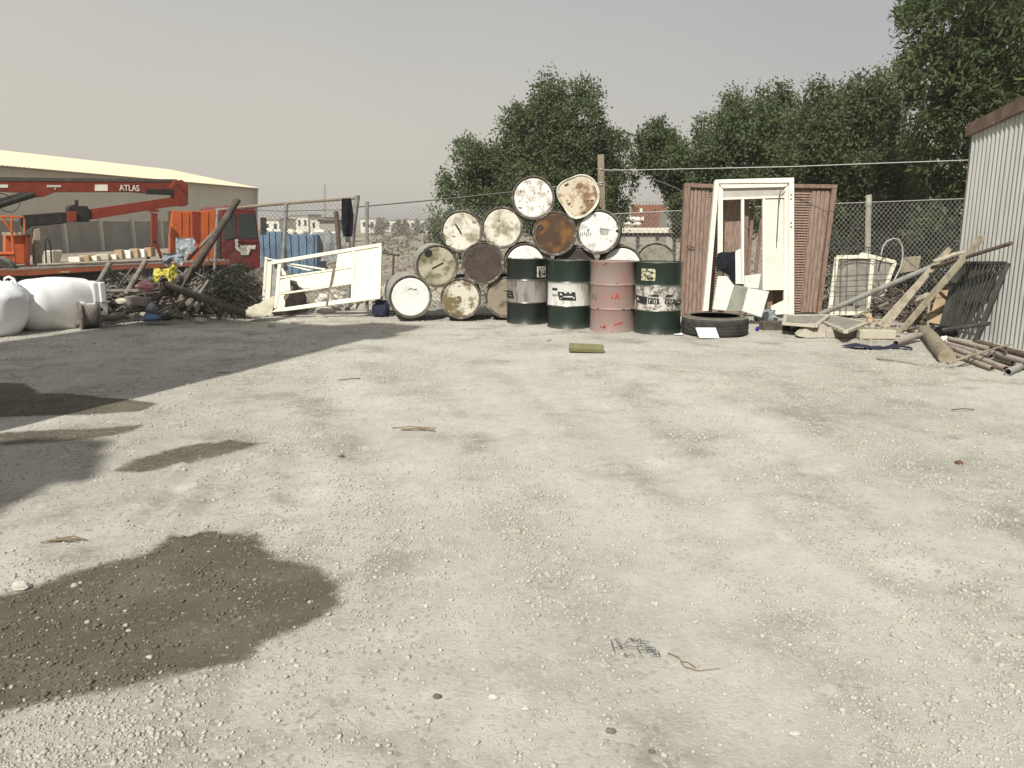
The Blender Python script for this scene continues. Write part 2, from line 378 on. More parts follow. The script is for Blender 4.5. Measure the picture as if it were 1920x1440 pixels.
mt['leaf_near'] = leafmat('leaf_near', (.066, .090, .037), (.122, .148, .066))
mt['leaf_shrub'] = leafmat('leaf_shrub', (.04, .045, .030), (.07, .074, .05))
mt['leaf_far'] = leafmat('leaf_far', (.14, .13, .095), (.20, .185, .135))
# ---------------------------------------------------------------- camera, sun, sky
cam = bpy.data.cameras.new('Camera'); co = bpy.data.objects.new('Camera', cam); COL.objects.link(co)
co.location = CAM; co.rotation_euler = (R(90) - PITCH, 0, 0)
cam.sensor_fit = 'HORIZONTAL'; cam.sensor_width = 36; cam.lens = 36 * F / 1920; cam.clip_end = 6000; cam.clip_start = .05
S.camera = co

SUN_DIR = Vector((-.36, -.93, 0)).normalized(); EL = R(45)
sdir = SUN_DIR * math.cos(EL) + Vector((0, 0, math.sin(EL)))
sl = bpy.data.lights.new('Sun', 'SUN'); sl.energy = 4.2; sl.angle = R(.8); sl.color = (1, .968, .91)
so = bpy.data.objects.new('Sun', sl); COL.objects.link(so)
so.rotation_euler = (-sdir).to_track_quat('-Z', 'Y').to_euler()

w = bpy.data.worlds.new('World'); S.world = w; w.use_nodes = True
nt = w.node_tree; N = nt.nodes; L = nt.links
bg = N['Background']
sky = N.new('ShaderNodeTexSky'); sky.sky_type = 'NISHITA'; sky.sun_disc = False
sky.sun_elevation = EL; sky.sun_rotation = math.atan2(SUN_DIR.x, SUN_DIR.y); sky.dust_density = 8; sky.air_density = 1.2; sky.altitude = 0
sc = N.new('ShaderNodeVectorMath'); sc.operation = 'SCALE'; sc.inputs['Scale'].default_value = .07
L.new(sky.outputs[0], sc.inputs[0])
# dust-laden air: a pale, almost even veil, warmer and brighter low down and towards the sun's side
tc = N.new('ShaderNodeTexCoord'); sx = N.new('ShaderNodeSeparateXYZ'); L.new(tc.outputs['Generated'], sx.inputs[0])
mr = N.new('ShaderNodeMapRange'); mr.inputs['From Min'].default_value = -.02; mr.inputs['From Max'].default_value = .38
mr.interpolation_type = 'SMOOTHSTEP'
ma = N.new('ShaderNodeMath'); ma.operation = 'MULTIPLY_ADD'; ma.inputs[1].default_value = .22
L.new(sx.outputs['X'], ma.inputs[0]); L.new(sx.outputs['Z'], ma.inputs[2]); L.new(ma.outputs[0], mr.inputs['Value'])
veil = N.new('ShaderNodeMix'); veil.data_type = 'RGBA'
veil.inputs['A'].default_value = (.565, .535, .470, 1); veil.inputs['B'].default_value = (.398, .402, .408, 1)
nzs = N.new('ShaderNodeTexNoise'); nzs.inputs['Scale'].default_value = 2.2; nzs.inputs['Detail'].default_value = 4; nzs.inputs['Roughness'].default_value = .5
L.new(tc.outputs['Generated'], nzs.inputs['Vector'])
nsm = N.new('ShaderNodeMath'); nsm.operation = 'MULTIPLY_ADD'; nsm.inputs[1].default_value = .55; nsm.inputs[2].default_value = -.275; L.new(nzs.outputs['Fac'], nsm.inputs[0])
nsa = N.new('ShaderNodeMath'); nsa.operation = 'ADD'; nsa.use_clamp = True; L.new(mr.outputs['Result'], nsa.inputs[0]); L.new(nsm.outputs[0], nsa.inputs[1])
L.new(nsa.outputs[0], veil.inputs['Factor'])
mix = N.new('ShaderNodeMix'); mix.data_type = 'RGBA'; mix.inputs['Factor'].default_value = .86
L.new(sc.outputs[0], mix.inputs['A']); L.new(veil.outputs['Result'], mix.inputs['B'])
L.new(mix.outputs['Result'], bg.inputs['Color']); bg.inputs['Strength'].default_value = 1.0

S.view_settings.view_transform = 'Standard'; S.view_settings.look = 'None'; S.view_settings.exposure = .30; S.view_settings.gamma = 1
S.cycles.use_denoising = True
S.cycles.max_bounces = 6; S.cycles.transparent_max_bounces = 8

# ---------------------------------------------------------------- ground
TAB = np.random.default_rng(5).random((256, 256))
def vnoise(x, y):
    xi = np.floor(x).astype(int); yi = np.floor(y).astype(int); fx = x - xi; fy = y - yi
    fx = fx * fx * (3 - 2 * fx); fy = fy * fy * (3 - 2 * fy)
    g = lambda i, j: TAB[i & 255, j & 255]
    return (g(xi, yi) * (1 - fx) + g(xi + 1, yi) * fx) * (1 - fy) + (g(xi, yi + 1) * (1 - fx) + g(xi + 1, yi + 1) * fx) * fy
def fbm(x, y, o=4):
    s = 0; a = .5
    for i in range(o):
        s = s + a * (vnoise(x * 2 ** i + 17 * i, y * 2 ** i + 5 * i) - .5); a *= .5
    return s
def sstep(a, b, x):
    t = np.clip((x - a) / (b - a), 0, 1); return t * t * (3 - 2 * t)
def seg_dist(x, y, a, b):
    ax, ay = a; bx, by = b; dx, dy = bx - ax, by - ay
    t = np.clip(((x - ax) * dx + (y - ay) * dy) / (dx * dx + dy * dy), 0, 1)
    return np.hypot(x - ax - t * dx, y - ay - t * dy)
def poly_mask(x, y, pts, soft):
    ins = np.zeros(x.shape, bool); d = np.full(x.shape, 1e9)
    for i in range(len(pts)):
        a, b = pts[i], pts[(i + 1) % len(pts)]
        d = np.minimum(d, seg_dist(x, y, a, b))
        c = ((a[1] > y) != (b[1] > y)) & (x < (b[0] - a[0]) * (y - a[1]) / (b[1] - a[1] + 1e-12) + a[0])
        ins ^= c
    return sstep(-soft, soft, np.where(ins, d, -d))
def gpoly(px): return [tuple(G(*q))[:2] for q in px]

TRACKS = [([(560, 850), (575, 930), (560, 960)], .10), ([(350, 1000), (400, 930), (430, 880)], .05), ([(270, 985), (330, 920), (370, 870)], .05),
          ([(1350, 990), (1250, 880), (1120, 760), (1040, 700)], .14), ([(1560, 930), (1450, 830), (1330, 730)], .14),
          ([(1900, 1200), (1700, 1080), (1500, 960)], .12)]
TRK = [([tuple(G(*q))[:2] for q in pts], w_) for pts, w_ in TRACKS]
def zrel(x, y):
    z = .034 * fbm(x * .55, y * .55, 4) + .016 * fbm(x * 3.1 + 9, y * 3.1, 3) + .007 * fbm(x * 13, y * 13, 2)
    for pts, w_ in TRK:
        for i in range(len(pts) - 1):
            d = seg_dist(x, y, pts[i], pts[i + 1])
            z = z - .012 * np.exp(-(d / w_) ** 2) + .008 * np.exp(-((d - w_ * 1.7) / (w_ * .5)) ** 2)
    cx, cy = G(350, 940)[:2]; dx, dy = x - cx, y - cy          # tread bars pressed into the soft patch
    z = z - .006 * np.exp(-((dx / .55) ** 4 + (dy / .50) ** 4)) * np.clip(np.sin((dx * .93 - dy * .36) * 46), 0, 1)
    fade = np.clip((11.5 - y) / 2.5, .25, 1)
    return z * fade
def gz(x, y):
    x = np.asarray(x, float); y = np.asarray(y, float)
    z = zrel(x, y)
    far = sstep(12.6, 17.5, y)
    return z - .9 * far + far * .5 * fbm(x * .12, y * .12, 3) * np.clip(1 - y / 120, 0, 1)
def gz1(x, y): return float(gz(np.array([x]), np.array([y]))[0])

def axis(dense0, dense1, step, lo, hi, k=1.16):
    a = list(np.arange(dense0, dense1 + 1e-6, step)); st = step
    while a[-1] < hi: st *= k; a.append(a[-1] + st)
    st = step
    while a[0] > lo: st *= k; a.insert(0, a[0] - st)
    return np.array(a)
xs = axis(-7.0, 6.5, .035, -1500, 1500); ys = axis(1.2, 13.0, .035, -60, 2500)
XX, YY = np.meshgrid(xs, ys)
ZZ = gz(XX, YY)
gv = np.stack([XX.ravel(), YY.ravel(), ZZ.ravel()], 1)
nx, ny = len(xs), len(ys)
ii, jj = np.meshgrid(np.arange(nx - 1), np.arange(ny - 1)); b0 = (jj * nx + ii).ravel()
gf = np.stack([b0, b0 + 1, b0 + nx + 1, b0 + nx], 1)

WET_DARK = [([(-80, 1100), (130, 1060), (300, 1000), (480, 985), (560, 1030), (690, 1090), (650, 1190), (520, 1250), (330, 1310), (60, 1370), (-80, 1380)], .20, .40),
       ([(-60, 1130), (90, 1092), (200, 1058), (275, 1042), (320, 1005), (400, 998), (485, 1004), (502, 1030), (520, 1046), (595, 1055), (640, 1092), (625, 1150), (560, 1190), (500, 1205), (465, 1240), (360, 1258), (290, 1275), (180, 1300), (60, 1325), (-60, 1330)], .07, 1.0),
       ([(205, 885), (250, 862), (350, 838), (440, 826), (505, 832), (470, 845), (400, 862), (330, 872), (260, 888)], .06, .85),
       ([(-60, 716), (50, 720), (70, 738), (180, 742), (300, 756), (260, 772), (140, 780), (-60, 786)], .06, 1.0),
       ([(-60, 820), (90, 806), (280, 796), (250, 812), (150, 826), (20, 836), (-60, 838)], .06, .85),
       ([(260, 770), (320, 768), (330, 778), (270, 782)], .05, .35),
       ([(880, 905), (960, 940), (930, 955), (890, 930)], .10, .22), ([(1700, 770), (1860, 780), (1870, 805), (1740, 800)], .2, .25),
       ([(1320, 700), (1420, 740), (1440, 770), (1340, 720)], .15, .22), ([(700, 1020), (1000, 1060), (900, 1120), (680, 1090)], .2, .13),
       ([(1380, 930), (1560, 1000), (1600, 1080), (1480, 1010)], .2, .14), ([(300, 1290), (520, 1250), (500, 1330), (280, 1400)], .1, .18),
       ([(560, 620), (760, 618), (740, 640), (600, 646)], .1, .25), ([(900, 620), (1010, 618), (1000, 640), (930, 645)], .1, .12)]  # faint extra darkening of the ground before the cream door and the drums
PALE = [([(985, 690), (1150, 800), (1330, 930), (1600, 1150), (1900, 1440)], .22), ([(1160, 690), (1400, 790), (1660, 920), (1990, 1090)], .20),
        ([(640, 700), (720, 800), (860, 1000), (960, 1250), (1010, 1500)], .20), ([(860, 690), (960, 790), (1120, 960), (1330, 1200), (1500, 1460)], .26), ([(700, 640), (900, 660), (1150, 668), (1500, 690)], .30)]
PAL = [([tuple(G(*q))[:2] for q in pts], w_) for pts, w_ in PALE]
def trkm(x, y):
    m_ = np.zeros(np.shape(x)); wx = .12 * fbm(x * 1.3 + 5, y * 1.3, 3)
    for pts, w_ in PAL:
        for i in range(len(pts) - 1):
            m_ = np.maximum(m_, np.exp(-(seg_dist(x + wx, y + wx, pts[i], pts[i + 1]) / w_) ** 4))
    return m_ * (.55 + 1.2 * np.clip(fbm(x * 2, y * 2, 3) + .3, 0, 1) * .6)
near = (YY > .8) & (YY < 13) & (np.abs(XX) < 8)
wet = np.zeros(XX.shape); xn, yn = XX[near], YY[near]
wob = .10 * fbm(xn * 3, yn * 3, 4) ; wob2 = .10 * fbm(xn * 3 + 40, yn * 3 + 11, 4)
wn = np.zeros(xn.shape)
for px, soft, amt in WET_DARK:
    wn = np.maximum(wn, amt * poly_mask(xn + wob, yn + wob2, gpoly(px), soft))
wet[near] = wn
trk = np.zeros(XX.shape); trk[near] = trkm(xn, yn)

gm = bpy.data.materials.new('sandy_gravel_ground'); gm.use_nodes = True
nt = gm.node_tree; N = nt.nodes; L = nt.links; bs = N['Principled BSDF']
bs.inputs['Roughness'].default_value = .95; bs.inputs['Specular IOR Level'].default_value = .15
tc = N.new('ShaderNodeTexCoord')
def nz(scale, det=6, rough=.6, loc=(0, 0, 0)):
    mp = N.new('ShaderNodeMapping'); mp.inputs['Location'].default_value = loc; L.new(tc.outputs['Object'], mp.inputs[0])
    n = N.new('ShaderNodeTexNoise'); n.inputs['Scale'].default_value = scale; n.inputs['Detail'].default_value = det; n.inputs['Roughness'].default_value = rough
    L.new(mp.outputs[0], n.inputs['Vector']); return n.outputs['Fac']
def rng_(v, a, b, c=0, d=1):
    m = N.new('ShaderNodeMapRange'); m.interpolation_type = 'SMOOTHSTEP'
    for k, q in (('From Min', a), ('From Max', b), ('To Min', c), ('To Max', d)): m.inputs[k].default_value = q
    L.new(v, m.inputs['Value']); return m.outputs['Result']
def mixc(f, a, b):
    m = N.new('ShaderNodeMix'); m.data_type = 'RGBA'
    L.new(f, m.inputs['Factor'])
    for k, q in (('A', a), ('B', b)):
        if isinstance(q, tuple): m.inputs[k].default_value = (*q, 1)
        else: L.new(q, m.inputs[k])
    return m.outputs['Result']
def math_(op, a, b):
    m = N.new('ShaderNodeMath'); m.operation = op
    for i, q in enumerate((a, b)):
        if isinstance(q, (int, float)): m.inputs[i].default_value = q
        else: L.new(q, m.inputs[i])
    return m.outputs[0]
c = mixc(rng_(nz(.55, 5, .6), .38, .62), (.485, .468, .410), (.375, .360, .308))
c = mixc(rng_(nz(1.6, 8, .68, (5, 3, 0)),   .46, .68), c, (.265, .25, .207))
c = mixc(rng_(nz(6.5, 7, .7, (1, 8, 0)), .52, .72), c, (.53, .512, .455))
c = mixc(rng_(nz(55, 4, .7), .56, .70), c, (.36, .342, .292))
vo = N.new('ShaderNodeTexVoronoi'); vo.inputs['Scale'].default_value = 70; L.new(tc.outputs['Object'], vo.inputs['Vector'])
hs = N.new('ShaderNodeSeparateColor'); L.new(vo.outputs['Color'], hs.inputs[0])
c = mixc(rng_(hs.outputs[0], .78, .95, 0, .5), c, (.52, .49, .42))
c = mixc(rng_(hs.outputs[1], .86, .97, 0, .55), c, (.22, .195, .16))
at = N.new('ShaderNodeAttribute'); at.attribute_name = 'wet'
wf = rng_(math_('ADD', at.outputs['Fac'], math_('MULTIPLY', math_('SUBTRACT', nz(16, 9, .8), .5), 1.5)), .22, .86)
dark = mixc(rng_(nz(3, 5, .6), .4, .65), (.108, .098, .073), (.142, .130, .098))
dark = mixc(rng_(hs.outputs[0], .90, .97, 0, .35), dark, (.30, .28, .23))
tk = N.new('ShaderNodeAttribute'); tk.attribute_name = 'track'
c = mixc(math_('MULTIPLY', tk.outputs['Fac'], .62), c, mixc(rng_(nz(9, 7, .7), .35, .65), (.565, .55, .495), (.47, .452, .395)))
c = mixc(wf, c, dark)
# far off the open land is duller
sp = N.new('ShaderNodeSeparateXYZ'); L.new(tc.outputs['Object'], sp.inputs[0])
c = mixc(rng_(sp.outputs['Y'], 12.5, 17), c, mixc(rng_(nz(.12, 6, .7), .4, .62), (.33, .295, .225), (.21, .185, .14)))
L.new(c, bs.inputs['Base Color'])
b1 = N.new('ShaderNodeBump'); b1.inputs['Strength'].default_value = .6; b1.inputs['Distance'].default_value = .012
vd = rng_(vo.outputs['Distance'], 0, .7, 1, 0)
hgt = math_('ADD', math_('MULTIPLY', nz(75, 8, .75), 1.0), math_('MULTIPLY', vd, .15))
L.new(hgt, b1.inputs['Height'])
L.new(b1.outputs[0], bs.inputs['Normal'])

ground = npmesh('ground', gv, gf, gm, kind='structure', smooth=True)
for nm_, ar_ in (('wet', wet), ('track', trk)):
    a = ground.data.attributes.new(nm_, 'FLOAT', 'POINT'); a.data.foreach_set('value', ar_.ravel().astype(np.float32))

# ---------------------------------------------------------------- loose gravel (nobody could count it)
ICO_V = []; t_ = (1 + 5 ** .5) / 2
for p in [(-1, t_, 0), (1, t_, 0), (-1, -t_, 0), (1, -t_, 0), (0, -1, t_), (0, 1, t_), (0, -1, -t_), (0, 1, -t_), (t_, 0, -1), (t_, 0, 1), (-t_, 0, -1), (-t_, 0, 1)]:
    ICO_V.append(Vector(p).normalized()[:])
ICO_V = np.array(ICO_V)
ICO_F = np.array([(0, 11, 5), (0, 5, 1), (0, 1, 7), (0, 7, 10), (0, 10, 11), (1, 5, 9), (5, 11, 4), (11, 10, 2), (10, 7, 6), (7, 1, 8), (3, 9, 4), (3, 4, 2), (3, 2, 6), (3, 6, 8), (3, 8, 9), (4, 9, 5), (2, 4, 11), (6, 2, 10), (8, 6, 7), (9, 8, 1)])
def chunks(name, pos, size, mat, squash=(.55, .9), kind='stuff', label=None, cat=None):
    n = len(pos)
    jit = 1 + .36 * (nr.random((n, 12, 1)) - .5) * 2
    v = ICO_V[None] * jit
    ax = nr.uniform(.7, 1.25, (n, 1, 3)); ax[:, :, 2] = nr.uniform(*squash, (n, 1))
    v = v * ax
    an = nr.uniform(0, 6.283, n); ca, sa = np.cos(an), np.sin(an)
    tl = nr.normal(0, .35, n); ct, st = np.cos(tl), np.sin(tl)
    x = v[..., 0].copy(); z = v[..., 2].copy()
    v[..., 0] = x * ct[:, None] + z * st[:, None]; v[..., 2] = -x * st[:, None] + z * ct[:, None]
    x = v[..., 0].copy(); y = v[..., 1].copy()
    v[..., 0] = x * ca[:, None] - y * sa[:, None]; v[..., 1] = x * sa[:, None] + y * ca[:, None]
    v = v * size[:, None, None] + pos[:, None, :]
    f = ICO_F[None] + (np.arange(n) * 12)[:, None, None]
    o = npmesh(name, v.reshape(-1, 3), f.reshape(-1, 3), mat, kind=kind)
    if label: tag(o, label, cat)
    return o
mt['gravel'] = M('gravel_stones', (.49, .472, .412), (.43, .412, .355), 5, .4, .6, rough=.95, island=(.39, .37, .315))
n = 170000
yy = 1.6 * (11.6 / 1.6) ** nr.random(n); xx = (nr.random(n) * 2 - 1) * (.68 * yy + .3)
dens = 1.5 * fbm(xx * .8 + 3, yy * .55, 4) + .5 * fbm(xx * 5, yy * 5, 2)
wetm = np.zeros(n)
for px, soft, amt in WET_DARK:
    if amt > .5: wetm = np.maximum(wetm, poly_mask(xx, yy, gpoly(px), .08))
keep = nr.random(n) < (sstep(-.22, .34, dens) * .85 + .06) * (1 - .35 * wetm) * (1 - .6 * trkm(xx, yy))
xx, yy = xx[keep], yy[keep]
siz = np.exp(nr.normal(math.log(.0027), .48, len(xx))) * (1 + yy * .11)
siz = np.clip(siz, .0016, .012)
zz = gz(xx, yy) + siz * .25
def wet_at(x, y):
    m_ = np.zeros(len(x)); a_ = .10 * fbm(x * 3, y * 3, 4); b_ = .10 * fbm(x * 3 + 40, y * 3 + 11, 4)
    for px, soft, amt in WET_DARK: m_ = np.maximum(m_, amt * poly_mask(x + a_, y + b_, gpoly(px), soft))
    return m_
gmm = mt['gravel']; nt = gmm.node_tree; N = nt.nodes; L = nt.links; bs = N['Principled BSDF']
src = bs.inputs['Base Color'].links[0].from_socket
at = N.new('ShaderNodeAttribute'); at.attribute_name = 'wet'; mx = N.new('ShaderNodeMix'); mx.data_type = 'RGBA'
mrw = N.new('ShaderNodeMapRange'); mrw.inputs['From Min'].default_value = .3; mrw.inputs['From Max'].default_value = .7; L.new(at.outputs['Fac'], mrw.inputs['Value'])
wr = N.new('ShaderNodeMix'); wr.data_type = 'RGBA'; ge = N.new('ShaderNodeNewGeometry'); rr = N.new('ShaderNodeMapRange'); rr.inputs['From Min'].default_value = .9; rr.inputs['From Max'].default_value = .96
L.new(ge.outputs['Random Per Island'], rr.inputs['Value']); L.new(rr.outputs[0], wr.inputs['Factor']); wr.inputs['A'].default_value = (.125, .115, .087, 1); wr.inputs['B'].default_value = (.40, .38, .33, 1)
L.new(mrw.outputs[0], mx.inputs['Factor']); L.new(src, mx.inputs['A']); L.new(wr.outputs['Result'], mx.inputs['B']); L.new(mx.outputs['Result'], bs.inputs['Base Color'])
gro = chunks('gravel', np.stack([xx, yy, zz], 1), siz, gmm, label='pale loose gravel strewn over the sandy yard', cat='gravel')
ww = np.repeat(wet_at(xx, yy), 12); a = gro.data.attributes.new('wet', 'FLOAT', 'POINT'); a.data.foreach_set('value', ww.astype(np.float32))
# ================================================================ drums
DR, DH = .287, .88
def drum_profile():
    r = DR
    return [(r * .2, .012), (r - .015, .012), (r - .012, 0), (r + .004, 0), (r + .006, .006), (r, .014), (r, .262), (r + .004, .275), (r + .011, .288), (r + .004, .301), (r, .314),
            (r, .566), (r + .004, .579), (r + .011, .592), (r + .004, .605), (r, .618), (r, DH - .014), (r + .006, DH - .006), (r + .004, DH), (r - .008, DH), (r - .010, DH - .018)]
def bung(mb, x, y, rr, z):
    mb.lathe([(rr * 1.25, z - .004), (rr * 1.25, z + .004), (rr, z + .010), (rr * .95, z + .004), (rr * .55, z + .003), (.0, z + .003)], 18, Matrix.Translation((x, y, 0)))

def lying_drum(u, v, Yf, lid, side, label, yaw=0, roll=0, r_s=1.0, bungs=None, marks=None, dent=None, tilt=0, ring=None):
    c = P(u, v, Yf)
    rotm = Matrix.Rotation(R(yaw), 4, 'Z') @ Matrix.Rotation(R(90 + tilt), 4, 'X') @ Matrix.Rotation(R(roll), 4, 'Z')
    loc = c - (rotm @ Vector((0, 0, DH)))
    o = root('oil_drum', loc, label, 'oil drum', 'oil drums stacked on their sides')
    o.rotation_euler = rotm.to_euler(); o.scale = (r_s, r_s, 1)
    sd_ = rng.random() * 50
    b = MB().lathe(drum_profile(), 56, rad=dent or (lambda a, z: 1 + .010 * noise.noise(Vector((math.cos(a) * 1.5 + sd_, math.sin(a) * 1.5, z * 3))))).build('body', mt[side], o, smooth=True, local=True)
    # recessed lid, slightly dished with a pressed ring
    r = DR - .010
    MB().lathe([(r, DH - .018), (r * .93, DH - .016), (r * .90, DH - .011), (r * .86, DH - .012), (r * .4, DH - .013), (0, DH - .012)], 56, rad=dent).build('lid', mt[lid], o, smooth=True, local=True)
    rm = MB().lathe([(DR - .0105, DH - .017), (DR - .0085, DH + .0015), (DR + .0045, DH + .0015), (DR + .0075, DH - .0065), (DR + .0015, DH - .016)], 56, rad=dent).build('rim', mt[ring or 'rim_dirty'], o, smooth=True, local=True)
    for (x, y, rr, mk) in (bungs or []):
        m = MB(); bung(m, x * DR, y * DR, rr, DH - .012); m.build('bung', mt[mk], o, smooth=True, local=True)
    for (x0, y0, x1, y1, wd, mk) in (marks or []):
        m = MB(); m.beam((x0 * DR, y0 * DR, DH - .0105), (x1 * DR, y1 * DR, DH - .0105), wd, .006); m.build('paint_stroke', mt[mk], o, local=True)
    return o
def dent_fn(a, z):
    k = sstep(.30, .88, np.array(z)) if z > .3 else 0
    a = a % (2 * math.pi)
    f = 1 - .16 * math.exp(-((a - 3.75) / .50) ** 2) - .09 * math.exp(-((a - 1.95) / .35) ** 2) + .05 * math.exp(-((a - 2.75) / .35) ** 2) + .05 * math.exp(-((a - 4.5) / .3) ** 2) - .05 * math.exp(-((a - 5.5) / .5) ** 2) + .03 * math.exp(-((a - .9) / .4) ** 2)
    return 1 + (f - 1) * float(k)
Yd = 11.0
B1 = lambda x, y, m='mark_black': (x, y, .035, m)
lying_drum(770, 557, Yd - .10, 'white_lid', 'body_grey', 'clean white lid drum at the far left end of the bottom row', yaw=13, r_s=1.01, marks=[(-.1, .35, .05, .42, .012, 'mark_grey'), (.05, .42, .15, .34, .012, 'mark_grey'), (.15, .34, .3, .38, .012, 'mark_grey')])
lying_drum(864, 560, Yd - .05, 'half_brown', 'body_dark', 'drum with a lid half brown and half dirty white, second in the bottom row', yaw=3, r_s=.97, bungs=[(-.1, 0, .03, 'half_brown')])
lying_drum(948, 558, Yd + .05, 'grey_brown', 'body_dark', 'rusty grey brown drum half hidden behind the black-green standing drum', yaw=0, r_s=.98, bungs=[(.3, .5, .03, 'grey_brown')], marks=[(-.1, .35, .35, .28, .012, 'chip')])
lying_drum(1030, 558, Yd + .10, 'dark_lid', 'body_dark', 'dark drum in the bottom row hidden behind the second green standing drum', yaw=0)
lying_drum(1115, 558, Yd + .10, 'grey_brown', 'body_dark', 'brown drum in the bottom row hidden behind the faded red drum', yaw=-2)
lying_drum(1203, 558, Yd + .15, 'dark_lid', 'body_dark', 'dark drum in the bottom row hidden behind the rightmost green drum', yaw=-3)
lying_drum(820, 499, Yd, 'olive_dirty', 'body_grey', 'dirty olive drum with a black bung hole and one black stroke', yaw=10, bungs=[(-.42, .62, .042, 'mark_black')], marks=[(-.25, -.12, .3, .16, .02, 'mark_black')])
lying_drum(905, 494, Yd, 'dark_lid', 'body_dark', 'dark brown almost black lid drum in the second row', yaw=2, bungs=[(-.55, .5, .035, 'dark_lid')])
lying_drum(985, 496, Yd + .04, 'white_lid', 'body_dark', 'white lid drum rising behind the black-green standing drum', yaw=1)
lying_drum(1080, 502, Yd + .06, 'dark_lid', 'body_dark', 'dark maroon drum peeking over the second green standing drum', yaw=-1)
lying_drum(1166, 501, Yd + .02, 'white_lid', 'body_dark', 'white lid drum rising behind the faded red drum', yaw=-4)
lying_drum(1229, 493, Yd + .62, 'grey_olive', 'body_grey', 'grey olive drum set back behind the rightmost green drum', yaw=-8)
lying_drum(866, 434, Yd, 'cream_stained', 'body_dark', 'cream lid drum with two bungs and a slanting black stroke', yaw=4, r_s=.98, bungs=[(-.62, -.52, .038, 'cream_stained'), (.62, .5, .028, 'cream_stained')], marks=[(-.32, .38, -.02, -.12, .02, 'mark_black')])
lying_drum(942, 427, Yd + .03, 'cream_stained', 'body_dark', 'cream lid drum with brown blotched centre, left of the rusty lid', yaw=2, roll=60, r_s=.97)
lying_drum(1040, 438, Yd, 'rust', 'body_dark', 'rust brown drum with a dark left side, third row', yaw=-1, r_s=1.03, bungs=[(-.66, .28, .032, 'dark_lid')])
lying_drum(1122, 435, Yd - .02, 'white_smudged', 'body_dark', 'white lid drum with black handprint smudges at the right end of the third row', yaw=-9, r_s=1.03,
           bungs=[(.85, .05, .014, 'mark_black')],
           marks=[(-.82 + i * .09, .02 - .05 * (i % 2), -.84 + i * .10, -.22 + .04 * (i % 3), .011, 'mark_grey') for i in range(6)] + [(.08 + i * .09, .16 - .04 * (i % 2), .1 + i * .08, -.12, .010, 'mark_grey') for i in range(5)] + [(.08, .16, .42, .12, .010, 'mark_grey')])
lying_drum(1000, 371, Yd, 'white_mottled', 'body_dark', 'white drum spotted with brown rust, left of the two on top', yaw=1, r_s=1.0)
lying_drum(1084, 368, Yd - .02, 'cream_rust', 'body_dark', 'dented drum with a buckled cream and brown lid, right of the two on top', yaw=-6, r_s=1.0, dent=dent_fn, ring='cream_stained')

